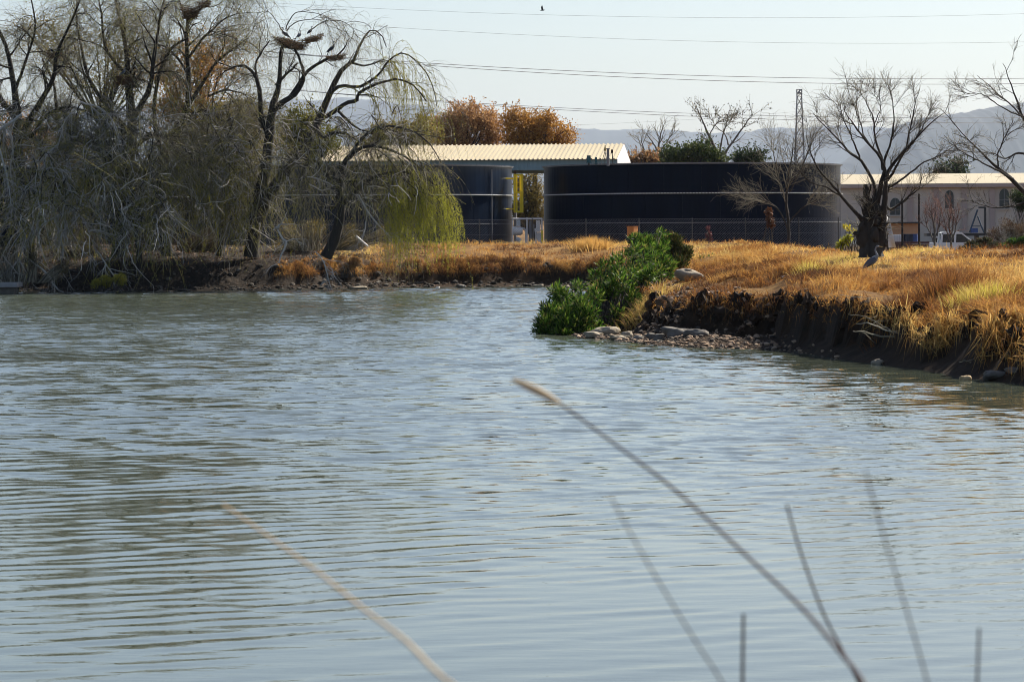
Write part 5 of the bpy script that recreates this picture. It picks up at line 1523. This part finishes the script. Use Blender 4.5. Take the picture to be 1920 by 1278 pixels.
# driftwood snags on the peninsula shore
def snag(label, lst, Y, n=4, mt=None):
    P, R = limbs(lst, Y, .3, 10)
    b1 = grow(P, R, n, (.2, 1), (.15, .5), (25, 70), .03, .2, 6, .5, .003, .005)
    v, f = merge([tubes(P, R, 5), tubes(*b1, 3)])
    tag(np_mesh('driftwood', v, f, mt or TWIG, origin=P[0, 0]), label, 'driftwood', 'driftwood on the peninsula shore')
snag('pale forked snag sticking out of the right bank', [[(1600, 622, .012), (1612, 620, .016), (1640, 624, .02), (1675, 628, .022)], [(1606, 608, .008), (1630, 612, .014), (1665, 624, .018)], [(1590, 590, .008), (1620, 600, .012), (1660, 620, .014)]], 63.2)
snag('small pale forked root at the bank foot', [[(1398, 578, .01), (1406, 590, .02), (1410, 598, .03)], [(1416, 576, .01), (1412, 590, .018), (1409, 598, .03)], [(1404, 595, .03), (1411, 600, .035), (1418, 594, .02)]], 77.4, 2)
snag('grey driftwood in the water at the right edge', [[(1800, 680, .008), (1825, 684, .012), (1842, 694, .014)], [(1840, 715, .02), (1870, 708, .03), (1890, 712, .02), (1912, 700, .012)], [(1858, 690, .012), (1866, 700, .02), (1870, 712, .03)]], 57.3, 5)
snag('thin dry stick poking from the right bank grass', [[(1700, 574, .008), (1706, 566, .010), (1711, 560, .008)]], 65.5, 1)
snag('long bent dry stalk lying over the right bank', [[(1570, 550, .006), (1600, 556, .008), (1640, 566, .008), (1680, 580, .006)]], 66, 2)
snag('low grey stick in the shade at the right waterline', [[(1830, 652, .006), (1845, 652, .009), (1850, 653, .006)]], 60.5, 1)

# white leaning pipe at the willow, white sheets by the stump
a, b = pt(668, 443, 150), pt(690, 462, 149.5)
T = thing('white_pipe', b, 'white pipe leaning in the grass beside the leaning willow', 'pipe')
MB().bar(a, b, .055, n=8).build('pipe', WHITE, T); MB().bar(a + (a - b) * .02, a + (b - a) * .03, .062, n=8).build('collar', GREYM, T)
def sheet(label, poly, Y, th, mt, bend):
    n = 9
    # poly: four px corners; a thin bent sheet
    c = [np.array(q, float) for q in poly]
    u = np.linspace(0, 1, n)
    V = []
    for side in (0, 1):
        for i in u:
            for j in u:
                q = c[0] * (1 - i) * (1 - j) + c[1] * i * (1 - j) + c[2] * i * j + c[3] * (1 - i) * j
                V.append(pt(q[0], q[1], Y + bend * math.sin(i * 3.1) + .1 * math.sin(j * 5 + i * 2) + side * th))
    f = []
    for i in range(n - 1):
        for j in range(n - 1):
            k = i * n + j
            f.append((k, k + n, k + n + 1, k + 1)); k += n * n
            f.append((k, k + 1, k + n + 1, k + n))
    c0 = pt(*poly[3], Y)
    tag(np_mesh('plastic_sheet', V, np.array(f), mt, origin=c0, smooth=True), label, 'sheet', 'white sheets by the stump')
sheet('white sheet leaning behind the left of the stump', [(1598, 440), (1622, 436), (1622, 468), (1578, 466)], 97, .02, WHITE, .25)
sheet('tall white sheet hanging behind the right of the stump', [(1662, 404), (1668, 410), (1680, 464), (1666, 464)], 96, .02, WHITE, .15)

# ------------------------------------------------------------------ yard: posts, drums, pickup, hoist
for (x, y0, y1, lab) in ((1692, 374, 440, 'dark wooden post behind the stump, the nearer of two'), (1723.5, 364, 455, 'taller dark wooden post right of its twin'), (1665, 405, 455, 'dark wooden post close behind the stump')):
    a, b = pt(x, 475, 168), pt(x - .5, y0, 168)
    T = thing('wooden_post', a, lab, 'post', 'dark wooden posts in the yard')
    MB().bar(a, b, .07, .058, n=8).build('post', POSTWOOD, T)
    MB().bar(b, b + np.array([0, 0, .05]), .064, .03, n=8).build('cap', POSTWOOD, T)
def drum(px, label, mt, Y=180):
    a = pt(px, 456, Y); s = Y / F
    T = thing('drum', a, label, 'drum', 'drums in the yard')
    h = 17 * s
    mb = MB().bar(a, a + np.array([0, 0, h]), .2, n=14); mb.build('body', mt, T)
    for k in (.33, .66, .98):
        MB().bar(a + np.array([0, 0, h * k]), a + np.array([0, 0, h * k + .03]), .212, n=14).build('rib', mt, T)
DBLUE = solid('navy_plastic', (.012, .025, .06), (.008, .015, .04), .4, scale=3)
drum(1700, 'dark blue drum left of the bright blue drum', DBLUE); drum(1715, 'bright blue drum beside the tall wooden post', BLUE); drum(1707, 'navy drum between the two blue drums', DBLUE)
a = pt(1682, 456, 181); s = 181 / F
T = thing('water_crate', a, 'white caged container left of the drums', 'container')
MB().box(a + np.array([0, .4, 8.5 * s]), (18 * s, .8, 16 * s)).build('container', WHITE, T)
for k in range(5): MB().bar(a + np.array([(k - 2) * 4.4 * s, -.03, 0]), a + np.array([(k - 2) * 4.4 * s, -.03, 17 * s]), .012, n=4).build('cage_bar', GALV, T)
# pickup seen from its side, only the cab shows over the grass
YK = 205.0; s = YK / F
g = np.array([pt(1795, 430, YK)[0], YK, .82])
T = thing('pickup_truck', g, 'white pickup parked beyond the grass ridge on the right', 'pickup')
CARW = solid('car_white', (.82, .82, .82), (.78, .78, .78), .25, scale=.5, spec=.6)
L0 = g[0] - 1.25
def side(poly, y0, y1, name, mt, par): return MB().prism([(L0 + x, g[1] + y0, g[2] + z) for x, z in poly], (0, y1 - y0, 0)).build(name, mt, par)
side([(-1.9, .45), (3.6, .45), (3.65, .85), (3.3, 1.02), (2.3, 1.08), (-.05, 1.08), (-1.9, 1.05)], -.85, .85, 'body', CARW, T)
cabw = [(-.05, 1.08), (2.3, 1.08), (1.45, 1.74), (1.1, 1.80), (.15, 1.80), (0, 1.72)]
side([(.06, 1.085), (2.18, 1.085), (1.42, 1.70), (.1, 1.70)], -.72, .72, 'cabin_glass', GLASS, T)
fr = MB()
for yy in (-.74, .70):
    for (p, q, wd) in (((-.02, 1.08), (.05, 1.74), .09), ((2.28, 1.08), (1.45, 1.72), .07), ((.95, 1.08), (.98, 1.74), .10), ((0.0, 1.74), (1.48, 1.74), .09)):
        fr.bar((L0 + p[0], g[1] + yy, g[2] + p[1]), (L0 + q[0], g[1] + yy, g[2] + q[1]), wd, n=4)
fr.build('pillars', CARW, T)
side([(0, 1.76), (1.46, 1.76), (1.25, 1.83), (.15, 1.83)], -.74, .74, 'roof', CARW, T)
for x in (-1.1, 2.75):
    for y in (-.8, .62):
        wl = MB().bar((L0 + x, g[1] + y, g[2] + .36), (L0 + x, g[1] + y + .2, g[2] + .36), .36, n=20).build('wheel', RUBBER, T)
        MB().bar((L0 + x, g[1] + y - .01, g[2] + .36), (L0 + x, g[1] + y + .1, g[2] + .36), .2, n=14).build('rim', GALV, wl)
for y in (-.7, .55):
    MB().box((L0 + 3.62, g[1] + y + .07, g[2] + .8), (.1, .25, .14)).build('headlight', GLASS, T)
MB().box((L0 + 1.9, g[1] - .92, g[2] + 1.15), (.12, .2, .16)).build('mirror', CARW, T)
# dark flat trailer behind the pickup and the blue A frame hoist
YZ = 222.0; s = YZ / F
a, b = pt(1735, 437.5, YZ), pt(1855, 436, YZ)
T = thing('flat_trailer', ((a[0] + b[0]) / 2, YZ, .9), 'dark flat trailer deck behind the pickup', 'trailer')
MB().box(((a[0] + b[0]) / 2, YZ, a[2] - .1), (b[0] - a[0], 1.8, .22)).build('deck', DARKM, T)
MB().box((a[0] + 1.6, YZ - .95, a[2] - .28), (2.0, .08, .14)).build('side_rail', WHITE, T)
for x in (.15, .8):
    for y in (-.7, .7):
        MB().bar((a[0] + (b[0] - a[0]) * x, YZ + y - .1, 1.25), (a[0] + (b[0] - a[0]) * x, YZ + y + .1, 1.25), .38, n=16).build('wheel', RUBBER, T)
for x in (.15, .8): MB().box((a[0] + (b[0] - a[0]) * x, YZ, 1.9), (.2, 1.2, 1.2)).build('support', DARKM, T)
YA = 219.0; s = YA / F
a = pt(1832, 437, YA)
T = thing('hoist_frame', (a[0], YA, a[2]), 'dark blue A shaped hoist frame with an upright mast', 'hoist')
BLG = solid('hoist_paint', (.04, .07, .11), (.025, .045, .07), .5, scale=2)
MB().bar(pt(1818, 436, YA), pt(1833, 393, YA), .07).build('leg', BLG, T)
MB().bar(pt(1845, 436, YA), pt(1833, 405, YA), .06).build('leg', BLG, T)
MB().box(pt(1847, 413, YA), (.16, .16, 48 * s)).build('mast', DARKM, T)
MB().box(pt(1841, 389, YA), (13 * s, .16, .13)).build('jib', DARKM, T)
MB().box(pt(1826, 432, YA), (13 * s, .5, 9 * s)).build('winch', BLUE, T)
MB().box(pt(1832, 424, YA), (17 * s, .08, .07)).build('cross_brace', BLG, T)

# ------------------------------------------------------------------ herons and nests
HG = solid('heron_grey', (.07, .095, .14), (.045, .06, .09), .7, scale=9)
HW = solid('heron_pale', (.22, .235, .26), (.14, .155, .18), .7, scale=9)
HD = solid('heron_dark', (.018, .028, .045), (.010, .016, .026), .7, scale=9)
HB = solid('heron_bill', (.42, .30, .08), (.3, .2, .05), .5, scale=9)
def ring_tube(P, RX, RZ, k=12):
    """continuous body: path P (S,3), half widths RX (sideways) and RZ"""
    P = np.array(P); S = len(P)
    T_ = nrm(np.gradient(P, axis=0)); sd_ = np.array([0, 1.0, 0]); up = nrm(np.cross(T_, np.tile(sd_, (S, 1))))
    an = np.arange(k) * 2 * math.pi / k
    V = P[:, None] + np.cos(an)[None, :, None] * np.asarray(RX)[:, None, None] * sd_ + np.sin(an)[None, :, None] * np.asarray(RZ)[:, None, None] * up[:, None]
    f = [[s_ * k + i, s_ * k + (i + 1) % k, (s_ + 1) * k + (i + 1) % k, (s_ + 1) * k + i] for s_ in range(S - 1) for i in range(k)]
    return V.reshape(-1, 3), np.array(f)
def heron(label, foot, size=.9, rz=0, hunch=0.0, dark=False, grp='grey herons'):
    """local x: forward. standing heron, S neck, body sloping tail-down, folded wings"""
    T = thing('heron', foot, label, 'heron', grp)
    def part(name, v, f, mt, sm=True):
        v = np.asarray(v) * size
        o = np_mesh(name, v + np.asarray(foot), f, mt, T, smooth=sm); return o
    nk = 1 - .45 * hunch
    c = spline([(-.30, 0, .27, .012, .012), (-.20, 0, .34, .05, .05), (-.06, 0, .44, .085, .10), (.06, 0, .54, .085, .105), (.13, 0, .62, .055, .07), (.155, 0, .66 + .02 * nk, .035, .042), (.12, 0, .66 + .10 * nk, .026, .03), (.095, 0, .66 + .18 * nk, .024, .027),
                (.12, 0, .66 + .26 * nk, .024, .028), (.165, 0, .66 + .30 * nk, .034, .036), (.205, 0, .66 + .30 * nk, .028, .028), (.235, 0, .66 + .295 * nk, .012, .013)], 34)
    v, f = ring_tube(c[:, :3], c[:, 3], c[:, 4], 12)
    part('body', v, f, HD if dark else HW)
    b = spline([(.225, 0, .66 + .297 * nk, .013, .014), (.30, 0, .66 + .285 * nk, .009, .010), (.375, 0, .66 + .27 * nk, .001, .001)], 8)
    v, f = ring_tube(b[:, :3], b[:, 3], b[:, 4], 8); part('bill', v, f, HB)
    cr = spline([(.18, 0, .695 + .30 * nk, .010, .006), (.10, 0, .69 + .30 * nk, .010, .006), (.02, 0, .66 + .28 * nk, .002, .002)], 8)
    v, f = ring_tube(cr[:, :3], cr[:, 3], cr[:, 4], 6); part('crest', v, f, HD)
    for sy in (-1, 1):
        wv_ = spline([(.11, sy * .06, .585, .02, .05), (.02, sy * .088, .51, .022, .105), (-.12, sy * .078, .41, .020, .095), (-.26, sy * .045, .30, .014, .055), (-.36, sy * .02, .22, .004, .012)], 14)
        v, f = ring_tube(wv_[:, :3], wv_[:, 3], wv_[:, 4], 10); part('wing', v, f, HD if dark else HG)
        lg = np.array([(-.02, sy * .035, .42), (.015, sy * .035, .22), (-.01, sy * .035, .015)])
        v, f = tubes(spline(lg, 9)[None], np.linspace(.016, .008, 9)[None], 6); part('leg', v, f, HB)
        ft = MB()
        for an in (-.5, 0, .5, 3.14): ft.bar((-.01, sy * .035, .012), (-.01 + .075 * math.cos(an), sy * .035 + .075 * math.sin(an), .004), .006, .003, 4)
        v = np.vstack(ft.v); by = {}
        for q in ft.f: by.setdefault(len(q), []).append(q)
        np_mesh('foot', v * size + np.asarray(foot), [np.array(x) for x in by.values()], HB, T)
    T.rotation_euler = (0, 0, rz)
    return T
hp = pt(1636, 498, 82); hp[2] = float(height(hp[0], hp[1]))
heron('grey heron standing in the grass before the dark stump', hp, .88, math.radians(-25))
YN = 145.5
heron('dark heron standing upright on the left end of the big nest', pt(534, 77, YN - .35), .75, math.radians(172), .5, True)
heron('heron hunched low in the middle of the big nest', pt(562, 76, YN - .4), .6, math.radians(60), 1.0, False)
heron('heron perched at the right end of the big nest', pt(582, 69, YN - .2), .6, math.radians(40), .8, True)
heron('dark heron standing on the smaller nest', pt(622, 105, YN - .2), .78, math.radians(20), .25, True)
heron('pale blue grey heron sitting in the nest among the left willows', pt(231, 147, 144.2), .6, math.radians(10), .6, False)
heron('dark bird perched high in the far left willow', pt(98, 104, 146), .5, math.radians(190), 1.0, True)
NEST = leafmat('nest_stick', [(.05, .035, .025), (.13, .085, .05), (.22, .13, .07), (.09, .075, .04)], 0, .85)
def nest(label, px, py, Y, wpx, hpx, n, tilt=0.0):
    c = pt(px, py, Y); s = Y / F
    a = rng.uniform(0, 6.28, n); r = np.sqrt(rng.random(n)); zz = rng.uniform(-1, 1, n) * .5
    R_ = wpx * s / 2
    B = np.column_stack([np.cos(a) * r * R_ * (1 - .25 * (zz < 0)), np.sin(a) * r * R_ * .8, zz * hpx * s * (.6 + .4 * r) + r ** 2 * hpx * s * .25])
    d = np.column_stack([-np.sin(a), np.cos(a), np.zeros(n)]) + rng.normal(size=(n, 3)) * np.array([.7, .7, .35]); d = nrm(d)
    L = rng.uniform(.25, .75, n)[:, None] * R_ * 1.1
    B[:, 2] += B[:, 0] * tilt
    P = np.stack([B - d * L / 2, B + rng.normal(0, .02, (n, 3)), B + d * L / 2], 1) + c
    v, f = tubes(P, np.full((n, 3), .010), 3)
    tag(np_mesh('nest', v, f, NEST, origin=c), label, 'nest', 'stick nests in the willows')
nest('long stick nest holding three herons at the top of the willow', 546, 85, YN, 66, 13, 560, -.25)
nest('right wing of twigs joining the long heron nest', 586, 75, YN + .1, 46, 10, 260, .25)
nest('smaller stick nest under the lone dark heron', 630, 110, YN, 40, 10, 300, .1)
nest('round dark nest on top of the straight upright limb', 357, 28, 146.5, 40, 26, 520)
nest('small dark nest at the top edge right of the round nest', 384, 10, 146.5, 30, 14, 260, .2)
nest('flat nest under the pale heron in the left willows', 234, 153, 145, 50, 16, 420)
nest('dark twig platform in the far left willow', 102, 106, 146, 30, 12, 200)
# a small bird in flight high over the shed
c = pt(1017, 20, 190)
T = thing('flying_bird', c, 'tiny bird flying high in the pale sky above the shed', 'bird')
v, f = ring_tube(np.array([(-.16, 0, 0), (-.05, 0, .01), (.06, 0, .02), (.13, 0, .03), (.17, 0, .03)]), [.01, .04, .045, .03, .004], [.008, .035, .04, .03, .004], 8)
np_mesh('body', v + c, f, HD, T, smooth=True)
for sy in (-1, 1):
    MB().prism([c + np.array(q) for q in ((.06, sy * .03, .03), (-.06, sy * .03, .02), (-.09, sy * .2, .2), (-.02, sy * .34, .33), (.02, sy * .2, .2))], (0.004, 0, .012)).build('wing', HD, T)

# ------------------------------------------------------------------ tall grass stalks at the camera's feet
def stalk(label, pts, Y, r, mt, tip=None, tipmt=None, Y1=None):
    P = [pt(a, b, Y + ((Y1 or Y) - Y) * (k / (len(pts) - 1)) ** 1.3) for k, (a, b) in enumerate(pts)]
    # go on down to the near bank below the frame, bending upright towards the root
    dd = P[-1] - P[-2]; dd[1] *= .15
    p, dirn, st = P[-1], nrm(dd), .09
    while p[2] > 1.2:
        dirn = nrm(dirn * .8 + np.array([0, 0, -.2]))
        p = p + dirn * st
        P.append(p)
    foot = P[-1]
    P = spline(P, 90)
    T = thing('grass_stalk', foot, label, 'stalk', 'tall grass stalks at the near bank')
    R_ = np.linspace(r * .55, r * 1.1, 90)
    v, f = tubes(P[None], R_[None], 6)
    np_mesh('stem', v, f, mt, T, smooth=True)
    if tip:
        k = int(90 * tip)
        R2 = r * (.5 + 1.2 * np.sin(np.linspace(.25, 2.9, k)))
        v, f = tubes((P[:k] + np.array([0, -.001, 0]))[None], R2[None], 6)
        np_mesh('seed_head', v, f, tipmt or STALK, T, smooth=True)
stalk('long arching purple stalk with a pale tip across the water', [(962, 711), (1040, 750), (1130, 815), (1250, 905), (1340, 985), (1420, 1060), (1500, 1135), (1570, 1215), (1625, 1290)], 3.1, .0027, PURPLESTALK, .06, Y1=2.3)
stalk('cream stalk slanting across the lower left of the water', [(418, 945), (510, 1010), (600, 1075), (680, 1140), (760, 1200), (850, 1285)], 2.7, .0025, STALK, Y1=2.0)
stalk('faint grey stalk left of the crossing stalks', [(1145, 930), (1200, 1030), (1260, 1130), (1310, 1210), (1360, 1290)], 2.3, .0014, GREYSTALK)
stalk('dark upright stalk crossing the long arching one', [(1475, 945), (1500, 1030), (1540, 1140), (1575, 1210), (1615, 1290)], 3.0, .0024, PURPLESTALK)
stalk('faint tall grey stalk at lower right', [(1622, 880), (1650, 980), (1690, 1110), (1742, 1290)], 2.3, .0015, GREYSTALK)
stalk('short dark stalk rising from the bottom edge', [(1394, 1150), (1393, 1210), (1392, 1290)], 2.9, .0029, PURPLESTALK)
stalk('short grey stalk at the bottom near the right corner', [(1836, 1176), (1834, 1230), (1832, 1290)], 2.7, .0022, PURPLESTALK)
